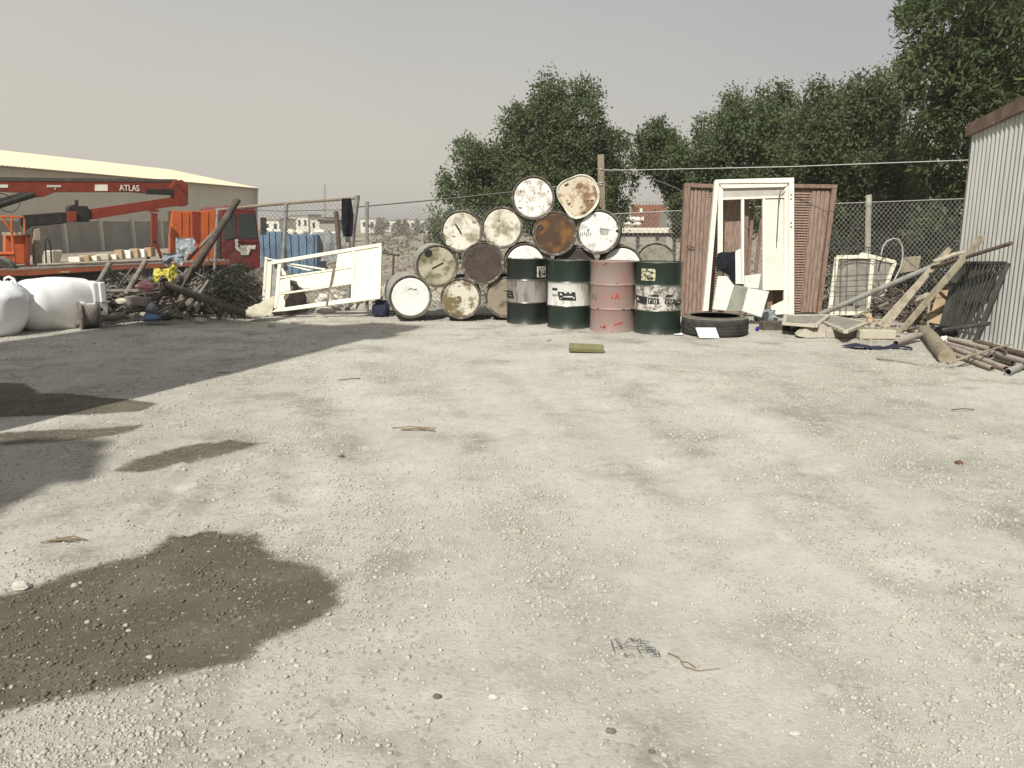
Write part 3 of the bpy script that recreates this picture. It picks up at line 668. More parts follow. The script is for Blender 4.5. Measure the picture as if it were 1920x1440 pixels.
# ---- standing drums
def drape(mb, corners, Rr, nseg=6):
    """quad given by 4 (s,z) corners (s = arc length, front at s=0) bent round a cylinder of radius Rr, as a thin raised layer"""
    (a, b, c, d) = corners
    def pt(s, z, rr):
        an = -math.pi / 2 + s / DR
        return Vector((rr * math.cos(an), rr * math.sin(an), z))
    f, bk = [], []
    for i in range(nseg + 1):
        t = i / nseg
        lo = (a[0] + (b[0] - a[0]) * t, a[1] + (b[1] - a[1]) * t); hi = (d[0] + (c[0] - d[0]) * t, d[1] + (c[1] - d[1]) * t)
        f += [pt(*lo, Rr), pt(*hi, Rr)]
    fs = [(2 * i, 2 * i + 2, 2 * i + 3, 2 * i + 1) for i in range(nseg)]
    mb.add(f, fs)
def standing_drum(u, v, mats, label, cx7, top7, bot7, r7, sticker=None, letters=(), bars=(), turn=0, chips=0):
    c = G(u, v); c = Vector((c.x, c.y + DR, 0)); c.z = gz1(c.x, c.y)
    o = root('oil_drum', c, label, 'oil drum', 'oil drums standing in a row'); o.rotation_euler = (0, 0, math.atan2(-c.x, c.y))
    pr = drum_profile(); mis = [0 if (z < .29 or z > .585) else 1 for r, z in pr][:-1]
    ms = [mt[mats[0]], mt[mats[1]]] if mats[1] else [mt[mats[0]]]
    if not mats[1]: mis = [0] * len(mis)
    sd_ = rng.random() * 50
    MB().lathe(pr, 64, mis=mis, rad=lambda a, z: 1 + (.016 if .05 < z < .83 else .004) * noise.noise(Vector((math.cos(a) * 1.6 + sd_, math.sin(a) * 1.6, z * 3)))).build('body', ms, o, smooth=True, local=True)
    r = DR - .010
    MB().lathe([(r, DH - .018), (r * .93, DH - .017), (r * .90, DH - .012), (r * .4, DH - .013), (0, DH - .012)], 48).build('lid', mt[mats[0]], o, smooth=True, local=True)
    for (x, y, rr) in ((.12, .18, .035), (-.1, -.2, .022)):
        m = MB(); bung(m, x, y, rr, DH - .012); m.build('bung', mt[mats[0]], o, smooth=True, local=True)
    def sz(x, y):
        q = max(-.98, min(.98, (x - cx7) / r7)); return (DR * math.asin(q), (bot7 - y) / (bot7 - top7) * DH)
    if sticker:
        m = MB(); x0, y0, x1, y1 = sticker[0]
        drape(m, [sz(x0, y1), sz(x1, y1), sz(x1, y0), sz(x0, y0)], DR + .0065); m.build('label_sticker', mt[sticker[1]], o, local=True)
        for (qx0, qy0, qx1, qy1) in sticker[2]:
            m = MB(); drape(m, [sz(qx0, qy1), sz(qx1, qy1), sz(qx1, qy0), sz(qx0, qy0)], DR + .0078)
            m.build('label_print', mt['mark_black'], o, local=True)
    for nm, mk, quads, lift in letters:
        for q in quads:
            if len(q) == 4 and not isinstance(q[0], tuple): q = [(q[0], q[3]), (q[2], q[3]), (q[2], q[1]), (q[0], q[1])]
            m = MB(); drape(m, [sz(*p) for p in q], DR + lift + .0045, 8); m.build(nm, mt[mk], o, local=True)
    for k in range(chips):
        s = rng.uniform(-.36, .36); z = rng.choice([.29, .59, .86, .58, .30, .05, rng.uniform(.1, .8)]) + rng.uniform(-.02, .02); a = rng.uniform(.008, .022); b = rng.uniform(.006, .014)
        m = MB(); drape(m, [(s - a, z - b * rng.random()), (s + a * rng.random(), z - b), (s + a, z + b * rng.random()), (s - a * rng.random(), z + b)], DR + (.013 if abs(z - .288) < .012 or abs(z - .592) < .012 else .003), 3)
        m.build('paint_chip', mt['chip'], o, local=True)
    return o
standing_drum(990, 609, ('blackgreen', 'silver_worn'), 'nearly black green drum with a dull grey band, leftmost of the standing drums', 272, 172, 838, 218,
    sticker=((362, 250, 452, 358), 'paper', [(372, 262, 440, 270), (380, 282, 400, 350), (410, 282, 416, 330), (425, 290, 445, 300), (424, 312, 446, 340)]),
    letters=[('lettering', 'mark_black', [[(58, 570), (134, 572), (120, 500), (62, 497)]], .003), ('lettering', 'silver_worn', [(66, 520, 104, 528), (72, 545, 112, 552)], .004)])
standing_drum(1070, 617, ('green', 'silver'), 'dark green drum with a clean bright white band and black logo', 690, 205, 882, 222,
    letters=[('lettering', 'mark_black', [[(590, 592), (754, 596), (745, 515), (572, 513)], (520, 478, 570, 500)], .003),
             ('lettering', 'silver', [(625, 552, 720, 566), [(600, 545), (622, 545), (612, 528), (596, 528)], (640, 514, 662, 527), (690, 514, 706, 530), (724, 560, 736, 580), (600, 572, 616, 580)], .004),
             ('lettering', 'mark_grey', [[(520, 548), (545, 562), (548, 550), (524, 534)], [(545, 562), (565, 545), (560, 532), (543, 548)], [(565, 553), (590, 566), (590, 552), (566, 538)]], .003)])
standing_drum(1153, 623, ('red', None), 'faded pinkish red drum with scuffed paint and two raised hoops', 1138, 250, 915, 225, chips=16,
    letters=[('lettering', 'red_mark', [[(1150, 596), (1162, 596), (1180, 540), (1172, 540)], [(1192, 596), (1204, 596), (1184, 540), (1176, 540)], (1160, 570, 1196, 580), [(1040, 872), (1070, 860), (1080, 842), (1046, 850)], [(1150, 846), (1232, 826), (1238, 808), (1160, 832)], (1120, 574, 1140, 588)], .0025),
             ('lettering', 'silver_worn', [(938, 560, 946, 612), (930, 560, 956, 566), (962, 570, 968, 614), (968, 570, 980, 577), (978, 577, 983, 592), (968, 592, 980, 598), [(978, 614), (986, 614), (976, 598), (970, 598)]], .0025)])
standing_drum(1239, 628, ('green', 'silver_flaky'), 'dark green drum with a flaking printed band and yellowish label, rightmost of the standing drums', 1590, 262, 935, 222,
    sticker=((1432, 320, 1560, 430), 'paper_green', [(1482, 400, 1540, 418), (1520, 345, 1540, 362), (1490, 340, 1510, 352)]),
    letters=[('lettering', 'mark_black', [[(1390, 632), (1490, 655), (1492, 585), (1385, 568)], [(1500, 640), (1600, 645), (1600, 592), (1502, 590)], (1530, 558, 1600, 576), (1660, 560, 1722, 576), [(1655, 640), (1740, 640), (1745, 600), (1660, 602)], [(1745, 660), (1810, 655), (1812, 610), (1750, 622)]], .003),
             ('lettering', 'silver', [[(1396, 618), (1402, 620), (1410, 592), (1406, 590)], [(1414, 622), (1420, 623), (1412, 592), (1408, 592)], (1512, 604, 1518, 636), (1518, 604, 1532, 610), (1545, 600, 1550, 640), (1560, 602, 1566, 640), (1576, 600, 1582, 640), (1670, 612, 1676, 640), (1690, 604, 1696, 630), (1706, 612, 1712, 640), (1722, 604, 1728, 630), (1765, 630, 1795, 638)], .004)])

# ================================================================ doors and panels by the fence
def lean_root(name, px, pl, label, cat, group=None):
    q = pl.at(*px); return root(name, Vector((q.x, q.y, max(0, min(q.z, .05)))), label, cat, group)
# brown door on the left (louvred, with handle)
pl = Plane(10.95, .16)
def brown_door(pl, q, label, louvre, boards, handle):
    """q = TL, TR, BR, BL pixel corners"""
    TL, TR, BR, BL = q
    o = lean_root('louvred_door', BL, pl, label, 'door', 'brown louvred doors leaning on the fence')
    lerp = lambda a, b, t: (a[0] + (b[0] - a[0]) * t, a[1] + (b[1] - a[1]) * t)
    at = lambda x, y: lerp(lerp(TL, TR, x), lerp(BL, BR, x), y)
    fr = MB()
    fr.slab([at(0, 0), at(1, 0), at(1, .03), at(0, .03)], pl, .12, .05)
    fr.slab([at(0, .031), at(.09, .031), at(.09, 1), at(0, 1)], pl, .12, .048)
    fr.slab([at(.93, .031), at(1, .031), at(1, 1), at(.93, 1)], pl, .12, .048)
    fr.build('door_frame', mt['brown_dark'], o, bevel=.004)
    lf = MB(); lf.slab([at(.09, .04), at(.93, .04), at(.93, .99), at(.09, .99)], pl, .03, -.02); lf.build('door_leaf', mt['brown'], o)
    x0, x1 = louvre; sl_ = MB(); ns = 46
    for i in range(ns):
        y0 = .06 + .92 * i / ns; y1 = y0 + .92 / ns * .72
        a, b, c, d = at(x0, y0), at(x1, y0), at(x1, y1), at(x0, y1)
        p = [pl.at(*a) + pl.n * -.016, pl.at(*b) + pl.n * -.016, pl.at(*c) + pl.n * .004, pl.at(*d) + pl.n * .004]
        sl_.prism(p, -pl.n * .012)
    sl_.build('louvres', mt['brown'], o)
    bd = MB(); (bx0, bx1, nb) = boards
    for i in range(nb):
        xa = bx0 + (bx1 - bx0) * i / nb; xb = xa + (bx1 - bx0) / nb * .78
        bd.slab([at(xa, .045), at(xb, .045), at(xb, .985), at(xa, .985)], pl, .02, .004 + .003 * (i % 2))
    bd.build('boards', mt['brown'], o, bevel=.002)
    if handle:
        h = MB(); p = pl.at(*handle) + pl.n * .02
        h.tube([p - pl.n * .02, p + pl.n * .03], .011, 8); h.tube([p + pl.n * .03, p + pl.n * .03 + Vector((.05, 0, .005)), p + pl.n * .03 + Vector((.11, 0, -.012))], .009, 8)
        h.box(p + Vector((0, .008, -.03)), (.035, .012, .16)); h.build('handle', mt['handle'], o)
    return o
brown_door(Plane(11.62, .10), [(1283, 344), (1404, 349), (1396, 590), (1270, 592)], 'brown louvred door with a lever handle, behind the left jamb of the white frame', (.42, .66), (.10, .40, 5), Z4(745, 652))
brown_door(Plane(11.55, .10), [(1440, 345), (1568, 347), (1537, 589), (1437, 589)], 'brown door with horizontal slats beside vertical boards, sticking out right of the white frame', (.09, .64), (.66, .92, 4), None)
pl = Plane(11.66, .10)
m = MB(); m.slab([Z4(1232, 352), Z4(1258, 350), Z4(1216, 862), Z4(1190, 862)], pl, .03, .03)
tag(m.build('brown_board', mt['brown_dark'], bevel=.004), 'narrow brown board seen through the white frame, nearer the louvred door', 'board', 'narrow brown boards behind the white frame')
m = MB(); m.slab([Z4(1294, 448), Z4(1318, 430), Z4(1275, 850), Z4(1248, 850)], pl, .03, .05)
tag(m.build('brown_board', mt['brown_dark'], bevel=.004), 'narrow brown board seen through the white frame, next to the white inner panel', 'board', 'narrow brown boards behind the white frame')

# white door frame with inner leaf
pl = Plane(11.30, .11)
o = lean_root('white_door_frame', (1420, 588), pl, 'tall cream white door frame with glass transom leaning before the brown doors', 'door frame')
m = MB(); m.slab([Z4(962, 150), Z4(1551, 134), Z4(1551, 172), Z4(990, 178)], pl, .09, .03)
m.slab([Z4(990, 179), Z4(1512, 173), Z4(1488, 203), Z4(1022, 213)], pl, .09, .012)
m.build('frame_head', mt['white_paint'], o, bevel=.004)
m = MB(); m.slab([Z4(961, 152), Z4(989, 180), Z4(910, 1133), Z4(870, 1133)], pl, .09, .03); m.build('jamb', mt['white_paint'], o, bevel=.004)
m = MB(); m.slab([Z4(1514, 173), Z4(1551, 173), Z4(1551, 1158), Z4(1510, 1160)], pl, .09, .03); m.build('jamb', mt['white_paint'], o, bevel=.004)
lf = MB(); k = -.01
lf.slab([Z4(991, 182), Z4(1024, 214), Z4(1022, 1080), Z4(982, 1080)], pl, .05, k)
lf.slab([Z4(1487, 206), Z4(1513, 176), Z4(1509, 1090), Z4(1482, 1080)], pl, .05, k)
lf.slab([Z4(1024, 284), Z4(1487, 268), Z4(1487, 282), Z4(1024, 298)], pl, .05, k + .002)
lf.slab([Z4(1163, 294), Z4(1184, 293), Z4(1184, 930), Z4(1163, 930)], pl, .05, k - .002)
lf.slab([Z4(1323, 289), Z4(1341, 288), Z4(1341, 972), Z4(1323, 972)], pl, .05, k - .002)
lf.slab([Z4(1330, 962), Z4(1486, 958), Z4(1486, 974), Z4(1330, 977)], pl, .05, k + .003)
lf.slab([Z4(1386, 1096), Z4(1482, 1052), Z4(1510, 1062), Z4(1510, 1155), Z4(1390, 1162)], pl, .04, k + .004)
lf.build('inner_leaf', mt['white_paint'], o, bevel=.003)
m = MB(); m.slab([Z4(1024, 215), Z4(1486, 205), Z4(1486, 267), Z4(1024, 283)], pl, .008, k - .02); m.build('transom_pane', mt['glass'], o)
m = MB(); m.slab([Z4(1341, 289), Z4(1482, 284), Z4(1482, 957), Z4(1341, 961)], pl, .02, k - .02); m.build('panel', mt['white_panel'], o)
for y in (258, 290, 468, 498):
    m = MB(); m.slab([Z4(1522, y), Z4(1532, y), Z4(1532, y + 12), Z4(1522, y + 12)], pl, .01, .036); m.build('hinge_plate', mt['handle'], o)
m = MB(); pts = [pl.at(*Z4(*q)) + pl.n * .06 for q in ((1486, 205), (1462, 212), (1442, 240), (1430, 300), (1424, 420), (1418, 540), (1413, 618))]; m.tube(pts, .008, 8)
tag(m.build('bent_rod', mt['wood_brown'], smooth=True), 'thin bent dark rod hooked over the glass transom of the white frame', 'rod')

# black cloth over the left stile
pl2 = Plane(11.2, .11)
def cloth(poly, pl, name, mat, label, cat, th=.02, amp=.02, seed=0):
    m = MB(); pts = [pl.at(*q) for q in poly]; c = sum(pts, Vector()) / len(pts)
    nn = len(pts); ringN = 5; vs = [c + pl.n * .03]
    for k in range(1, ringN + 1):
        for p in pts:
            q = c.lerp(p, k / ringN); vs.append(q + pl.n * (amp * noise.noise(q * 9 + Vector((seed, 0, 0))) + .03 * (1 - (k / ringN) ** 2)))
    fs = [(0, 1 + j, 1 + (j + 1) % nn) for j in range(nn)]
    for k in range(ringN - 1):
        a, b = 1 + k * nn, 1 + (k + 1) * nn
        fs += [(a + j, b + j, b + (j + 1) % nn, a + (j + 1) % nn) for j in range(nn)]
    m.add(vs, fs); n0 = len(vs)
    m.add([p - pl.n * th for p in vs], [tuple(reversed(f)) for f in fs])
    a = 1 + (ringN - 1) * nn
    m.f += [(a + (j + 1) % nn, a + j, n0 + a + j, n0 + a + (j + 1) % nn) for j in range(nn)]; m.m += [0] * nn
    return tag(m.build(name, mt[mat], smooth=True), label, cat)
cloth([Z4(*q) for q in ((985, 700), (1020, 688), (1075, 692), (1116, 684), (1120, 780), (1122, 880), (1116, 918), (1092, 916), (1070, 868), (1030, 840), (1000, 828), (978, 838), (972, 770))], pl2, 'black_rag', 'black_cloth', 'black rag hanging over the left stile of the white frame', 'rag')

# pale foam slabs
def slab_thing(name, quad, pl, th, mat, label, cat, group=None, bevel=.006, off=0.0):
    m = MB(); m.slab(quad, pl, th, off); return tag(m.build(name, mt[mat], bevel=bevel), label, cat, group)
fg = 'pale foam slabs before the white frame'
# the folded foam box corner: two pale faces and one with its shade painted in grey
o = root('foam_box', G(1390, 590), 'pale greenish foam box corner with one side painted in shade grey, behind the tyre', 'foam box')
m = MB()
pA = Plane(10.75, .25); a0 = [pA.at(*Z4(*q)) for q in ((985, 870), (1055, 872), (1108, 942), (1050, 1130), (945, 1120))]
m.prism(a0, -pA.n * .05); m.build('panel', mt['foam'], o, bevel=.006)
pB = Plane(10.5, .25)
b_front = [pB.at(*Z4(*q)) for q in ((1210, 960), (1370, 985), (1312, 1180), (1165, 1132))]
m = MB(); m.prism(b_front, -pB.n * .05); m.build('panel', mt['foam'], o, bevel=.006)
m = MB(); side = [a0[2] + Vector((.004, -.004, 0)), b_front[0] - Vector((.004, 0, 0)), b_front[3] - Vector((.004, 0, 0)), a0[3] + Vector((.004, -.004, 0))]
m.prism(side, Vector((.0, .05, .01))); m.build('side_panel', mt['foam_shaded'] if 'foam_shaded' in mt else M('shaded_foam_face', (.22, .23, .19), (.28, .28, .23), 8, .4, .6, rough=.95), o)  # same pale foam, its shaded side put into a darker grey colour
slab_thing('foam_slab', [Z4(1185, 868), Z4(1308, 853), Z4(1290, 965), Z4(1182, 960)], Plane(11.05, .15), .04, 'foam', 'small pale slab standing inside the white frame above the foam box', 'foam slab')
slab_thing('white_strip', [Z4(1116, 684), Z4(1156, 664), Z4(1160, 930), Z4(1118, 930)], Plane(11.18, .11), .02, 'white_paint', 'upright white strip beside the black rag', 'strip')

# clear bag, brick, blue scrap
m = MB(); c = G(1445, 606); m.blob(c + Vector((0, .25, .06)), (.14, .10, .10), 4, .5, 3, flat=.06); tag(m.build('plastic_bag', mt['clear_bag'], smooth=True), 'crumpled grey film bag between the tyre and the pale frames', 'plastic bag')
m = MB(); c = G(1462, 621); m.box(c + Vector((-.02, .15, .055)), (.36, .14, .11), Matrix.Rotation(R(4), 3, 'Z')); tag(m.build('wood_block', mt['wood_dark'], bevel=.006), 'dark brown block under the grey film bag', 'block')
m = MB(); c = G(1421, 622); m.blob(c + Vector((0, .03, .03)), (.022, .02, .035), 9, .3); tag(m.build('blue_scrap', M('deep_blue', (.02, .03, .22), rough=.4), smooth=True), 'tiny deep blue scrap beside the tyre', 'scrap')

# ---------------------------------------------------------------- tyre
ty = G(1355, 634); TR_, TW = .405, .235
ty = Vector((ty.x, ty.y + TR_, 0)); ty.z = gz1(ty.x, ty.y) - .005
o = root('truck_tyre', ty, 'black truck tyre lying flat on the gravel before the foam box', 'tyre')
prof = [(.245, .03), (.26, .012), (.33, .004), (.385, .02)]
zz_ = [.02, .05, .052, .058, .060, .095, .097, .103, .105, .13, .132, .138, .140, .175, .177, .183, .185, .215]
rr_ = [.395, .405, .394, .394, .405, .407, .396, .396, .407, .407, .396, .396, .407, .405, .394, .394, .405, .395]
prof = prof + list(zip(rr_, zz_)) + [(.385, .218), (.33, .234), (.26, .226), (.245, .208), (.262, .19), (.30, .12), (.262, .05), (.245, .03)]
MB().lathe(prof, 72).build('tread', mt['rubber'], o, smooth=True, local=True)
m = MB()
for k in range(40):
    a = 2 * math.pi * k / 40; m.box((.398 * math.cos(a), .398 * math.sin(a), .226), (.03, .03, .004), Matrix.Rotation(a, 3, 'Z'))
m = MB(); m.lathe([(.30, .232), (.303, .237), (.307, .232)], 60); m.lathe([(.345, .230), (.349, .235), (.353, .229)], 60)
m.build('sidewall_rings', mt['rubber'], o, smooth=True, local=True)
slab_thing('white_tile', [Z4(817, 1256), Z4(968, 1256), Z4(998, 1338), Z4(845, 1334)], Plane(ty.y - TR_ - .075, .45), .02, 'white_tile', 'small white tile leaning on the side of the tyre', 'tile', bevel=.003)
m = MB(); c = G(*Z4(685, 1290)); m.blob(c + Vector((0, .06, .03)), (.075, .05, .05), 3, .5, 2, flat=.04); tag(m.build('brown_stone', mt['timber'], smooth=True), 'brown lump of stone at the foot of the rightmost green drum', 'stone')
m = MB(); c = G(*Z4(690, 1318)); m.box(c + Vector((0, .02, .015)), (.09, .06, .012), Matrix.Rotation(R(12), 3, 'Z')); m.box(c + Vector((.03, .0, .02)), (.05, .04, .02), Matrix.Rotation(R(-25), 3, 'Z')); tag(m.build('white_chip', mt['white_tile'], bevel=.003), 'white chip lying in front of the brown stone', 'scrap')
# olive foam scrap in front of the drums
c = G(1100, 662)
m = MB(); m.box(c + Vector((0, .06, .045)), (.37, .13, .055), Matrix.Rotation(R(-5), 3, 'Z') @ Matrix.Rotation(R(14), 3, 'X') @ Matrix.Rotation(R(2), 3, 'Y'))
ob = tag(m.build('foam_scrap', mt['olive_foam'], bevel=.012), 'olive green foam scrap lying alone on the gravel before the drums', 'foam scrap')

# ================================================================ right hand pile
# screen frames leaning on the fence
def screen(q, pl, label, wpx=.055):
    o = lean_root('insect_screen', q[3], pl, label, 'screen', 'insect screens at the right hand pile')
    TL, TR, BR, BL = q; f = MB()
    f.bar(TL, TR, wpx, pl, .035, .02); f.bar(BL, BR, wpx, pl, .035, .02); f.bar(TL, BL, wpx, pl, .035, .017); f.bar(TR, BR, wpx, pl, .035, .017)
    f.build('frame', mt['frame_pale'], o, bevel=.003)
    m = MB(); m.slab(q, pl, .006, -.002); m.build('mesh', mt['mesh_grey'], o)
    return o
screen([Z5(268, 515), Z5(530, 512), Z5(490, 925), Z5(215, 925)], Plane(11.35, .16), 'pale framed insect screen standing upright behind the long grey pipe')
screen([Z5(440, 492), Z5(692, 552), Z5(570, 870), Z5(470, 850)], Plane(11.7, .16), 'tilted insect screen half hidden behind the upright screen')
o = None
def flat_screen(q, z0, z1, label):
    pts = [G(*p, z) for p, z in zip(q, (z1, z1, z0, z0))]
    o = root('insect_screen', Vector((sum(p.x for p in pts) / 4, sum(p.y for p in pts) / 4, 0)), label, 'screen', 'insect screens at the right hand pile')
    f = MB()
    for a, b in ((0, 1), (1, 2), (2, 3), (3, 0)): f.beam(pts[a], pts[b], .05, .03 + .002 * a)
    f.build('frame', mt['frame_dusty'], o, bevel=.003)
    c = sum(pts, Vector()) / 4; nn = (pts[1] - pts[0]).cross(pts[3] - pts[0]).normalized()
    if nn.z < 0: nn = -nn
    MB().prism([p.lerp(c, .01) for p in pts], nn * -.008).build('mesh', mt['mesh_grey'], o)
flat_screen([ZF(730, 262), ZF(900, 215), ZF(1310, 295), ZF(1060, 400)], .13, .10, 'dusty screen lying flat with one corner pointing at the camera')
flat_screen([ZF(340, 205), ZF(860, 200), ZF(700, 330), ZF(320, 300)], .14, .12, 'dusty screen lying flat beside the grey film bag, under the pointed one')
# curved wire grid
o = root('wire_grid', P(1620, 590, 11.2), 'rusty wire grid with an arched top in front of the upright screen', 'wire grid')
pw = Plane(11.2, .10); m = MB()
for xx_ in (262, 305, 350, 425, 500, 560, 625): m.tube([pw.at(*Z5(xx_, 440 + abs(xx_ - 440) * .12)), pw.at(*Z5(xx_ - 12, 930))], .004, 5)
for y_ in (450, 570, 650, 690, 800): m.tube([pw.at(*Z5(215, y_ + 5)), pw.at(*Z5(440, y_ - 8)), pw.at(*Z5(690, y_ - 12))], .004, 5)
m.build('grid_wires', mt['wire_dark'], o)
m = MB()
for (cx_, cy_, rx_, ry_) in ((440, 510, 150, 72), (440, 512, 125, 55)):
    m.tube([pw.at(*Z5(cx_ + rx_ * math.cos(t), cy_ - ry_ * math.sin(t))) for t in np.linspace(0, math.pi, 18)], .006, 6)
m.build('arch_wire', mt['wire_dark'], o)
m = MB(); pw2 = Plane(11.5, .1)
m.tube([pw2.at(*Z5(*q)) for q in ((590, 505), (605, 440), (640, 395), (680, 378), (720, 385), (745, 430), (752, 500), (735, 590), (700, 660), (660, 730))], .011, 8)
tag(m.build('bent_hose', mt['wire'], smooth=True), 'grey hose bent into a tall arch behind the tilted screen', 'hose')
slab_thing('grey_board', [Z5(752, 515), Z5(885, 505), Z5(868, 610), Z5(730, 632)], Plane(11.5, .1), .03, 'timber', 'small tan grey board standing behind the long grey pipe', 'board')

# long pipes and planks
def pole(name, a, Ya, b, Yb, r, mat, label, cat, group=None, hollow=False, n=10, sag=0.0, r1=None):
    p, q = P(*a, Ya), P(*b, Yb)
    pts = [p.lerp(q, t) + Vector((0, 0, -sag * 4 * t * (1 - t))) for t in np.linspace(0, 1, 7)]
    m = MB(); m.tube(pts, r, n, hollow, r1=r1)
    return tag(m.build(name, mt[mat], smooth=True), label, cat, group)
def plank(a, Ya, b, Yb, wd, th, mat, label, name='wood_plank', cat='plank', group='planks leaning in the right hand pile', up=(0, -1, .2)):
    m = MB(); m.beam(P(*a, Ya), P(*b, Yb), wd, th, up)
    return tag(m.build(name, mt[mat], bevel=.004), label, cat, group)
pole('metal_pipe', Z5(150, 930), 11.0, Z5(965, 585), 10.1, .036, 'pipe_grey', 'long grey pipe slanting up across the insect screens', 'pipe', hollow=True)
pole('wood_pole', Z5(960, 592), 9.80, Z5(1545, 412), 8.75, .022, 'wood_brown', 'dark brown pole resting against the corrugated shed wall', 'pole')
pole('wood_pole', Z5(390, 955), 10.6, Z5(640, 850), 10.9, .02, 'wood_grey', 'short dark stick poking out above the flat screens', 'pole')
m = MB(); pts = [P(*Z5(*q), 9.7) for q in ((975, 548), (1060, 520), (1130, 492), (1205, 478))]
for i in range(3): m.beam(pts[i], pts[i + 1], .055, .03, (0, -.4, 1))
tag(m.build('curved_board', mt['plank'], bevel=.004), 'curved pale board lying on top of the long grey pipe', 'board')
plank(ZD(370, 1275), 9.75, ZD(1392, 88), 9.2, .075, .03, 'plank', 'longest pale plank, crossing in front of the shed corner')
plank(ZD(120, 1275), 9.85, ZD(760, 465), 9.9, .065, .03, 'plank', 'pale plank ending at the long grey pipe, left of the longest plank')
plank(ZD(60, 1235), 10.0, ZD(965, 245), 10.05, .06, .03, 'plank', 'plank behind the long grey pipe with its square end sticking up')
plank(ZD(330, 980), 10.05, ZD(700, 830), 9.95, .05, .03, 'plank', 'short plank crossing between the two pale planks')
plank(ZD(700, 940), 9.9, ZD(680, 1260), 9.8, .03, .02, 'timber', 'thin lath standing beside the tan board')
plank(ZD(150, 1292), 9.5, ZD(350, 1292), 9.45, .07, .06, 'timber', 'short beam lying on the ground at the foot of the longest plank', 'timber_beam', 'beam', None, (0, 0, 1))
o = slab_thing('tan_board', [ZD(820, 785), ZD(1045, 775), ZD(905, 1235), ZD(690, 1195)], Plane(9.78, .30), .02, 'card', 'tan board with two dark slits leaning behind the dark rack', 'board', bevel=.003)
ptn = Plane(9.78, .30)
for q in ([ZD(770, 880), ZD(1032, 850), ZD(1032, 860), ZD(770, 892)], [ZD(680, 1070), ZD(870, 1062), ZD(870, 1072), ZD(680, 1082)]):
    m = MB(); m.slab(q, ptn, .004, .003); m.build('slit', mt['scrap_dark'], o)
# dark rack against the shed
TLr, TRr, BRr, BLr = P(*ZD(1090, 425), 9.75), P(*ZD(1725, 430), 8.95), G(*ZE(1290, 545)), G(*ZE(850, 440), .02)
o = root('steel_rack', (BLr + BRr) / 2, 'dark steel rack of thin bars leaning on the corrugated wall', 'rack')
m = MB(); m.beam(TLr, TRr, .03, .03); m.build('top_rail', mt['rack'], o)
m = MB(); m.beam(TRr, BRr, .06, .05); m.build('leg', mt['rack'], o, bevel=.004)
m = MB(); m.beam(TLr, BLr, .06, .05); m.build('leg', mt['rack'], o, bevel=.004)
for j, t in enumerate(np.linspace(.07, .93, 12)):
    m = MB(); p, q = TLr.lerp(TRr, t), BLr.lerp(BRr, t + .02 * math.sin(j * 3)); m.beam(p, q, .022 if j % 3 else .036, .012); m.build('bar', mt['rack'], o)
m = MB(); m.beam(TLr.lerp(BLr, .5) + Vector((0, .02, 0)), TRr.lerp(BRr, .5) + Vector((0, .02, 0)), .02, .02); m.build('cross_rail', mt['rack'], o); m = MB(); m.beam(TLr.lerp(BLr, .92) + Vector((0, .02, 0)), TRr.lerp(BRr, .92) + Vector((0, .02, 0)), .02, .02); m.build('cross_rail', mt['rack'], o)
# a second, sheet-like panel behind the bars
m = MB(); m.prism([TLr.lerp(TRr, .08) + Vector((.03, .03, 0)), TLr.lerp(TRr, .9) + Vector((.03, .03, 0)), TLr.lerp(TRr, .86).lerp(BLr.lerp(BRr, .86), .42) + Vector((.04, .03, 0)), TLr.lerp(TRr, .08).lerp(BLr.lerp(BRr, .08), .75) + Vector((.04, .03, 0))], (.01, .008, 0)); m.build('back_sheet', mt['steel_dark'], o)
pole('metal_pipe', ZD(880, 1295), 9.2, ZD(1475, 1212), 8.75, .024, 'steel_dark', 'dark pipe lying across the foot of the steel rack', 'pipe', hollow=True)
# timber log and pipes in front
m = MB(); a, b = G(*ZE(640, 420), .06), G(*ZE(930, 745), .07); m.tube([a, a.lerp(b, .35) + Vector((.01, 0, .005)), a.lerp(b, .7), b], .075, 12, r1=.078)
tag(m.build('timber_log', mt['timber'], smooth=True), 'thick sandy timber log lying with its sawn end to the camera', 'log')
def gpipe(a, b, r, za, zb, mat, label, hollow=True, cat='pipe', name='metal_pipe', group='pipes piled by the shed'):
    p, q = G(*ZE(*a), za), G(*ZE(*b), zb); m = MB(); m.tube([p, p.lerp(q, .5), q], r, 12, hollow)
    return tag(m.build(name, mt[mat], smooth=True), label, cat, group)
gpipe((270, 575), (585, 470), .033, .05, .07, 'pipe_mauve', 'short mauve grey pipe poking out left of the timber log')
gpipe((950, 690), (1515, 900), .024, .03, .03, 'pipe_tan', 'tan pipe nearest the camera in the pipe pile, next to the timber log')
gpipe((940, 605), (1690, 905), .029, .032, .032, 'pipe_tan', 'tan pipe with an open dark end, second from the camera in the pipe pile')
gpipe((1300, 690), (1790, 822), .030, .035, .035, 'pipe_grey', 'grey pipe with its open end just behind the two tan pipes')
gpipe((930, 580), (1500, 745), .028, .05, .07, 'pipe_mauve', 'mauve pipe resting on the tan pipes')
gpipe((960, 520), (1500, 660), .030, .08, .10, 'pipe_tan', 'thick tan pipe in the middle of the pile under the crossing sticks')
gpipe((1500, 690), (1990, 830), .028, .08, .08, 'pipe_mauve', 'mauve pipe running out of view on the right')
gpipe((1330, 565), (1990, 740), .034, .09, .09, 'wood_brown', 'brown pipe closest to the shed wall', hollow=False)
gpipe((1980, 825), (1712, 945), .032, .035, .035, 'pipe_grey', 'stubby grey pipe with its open end facing left at the right edge')
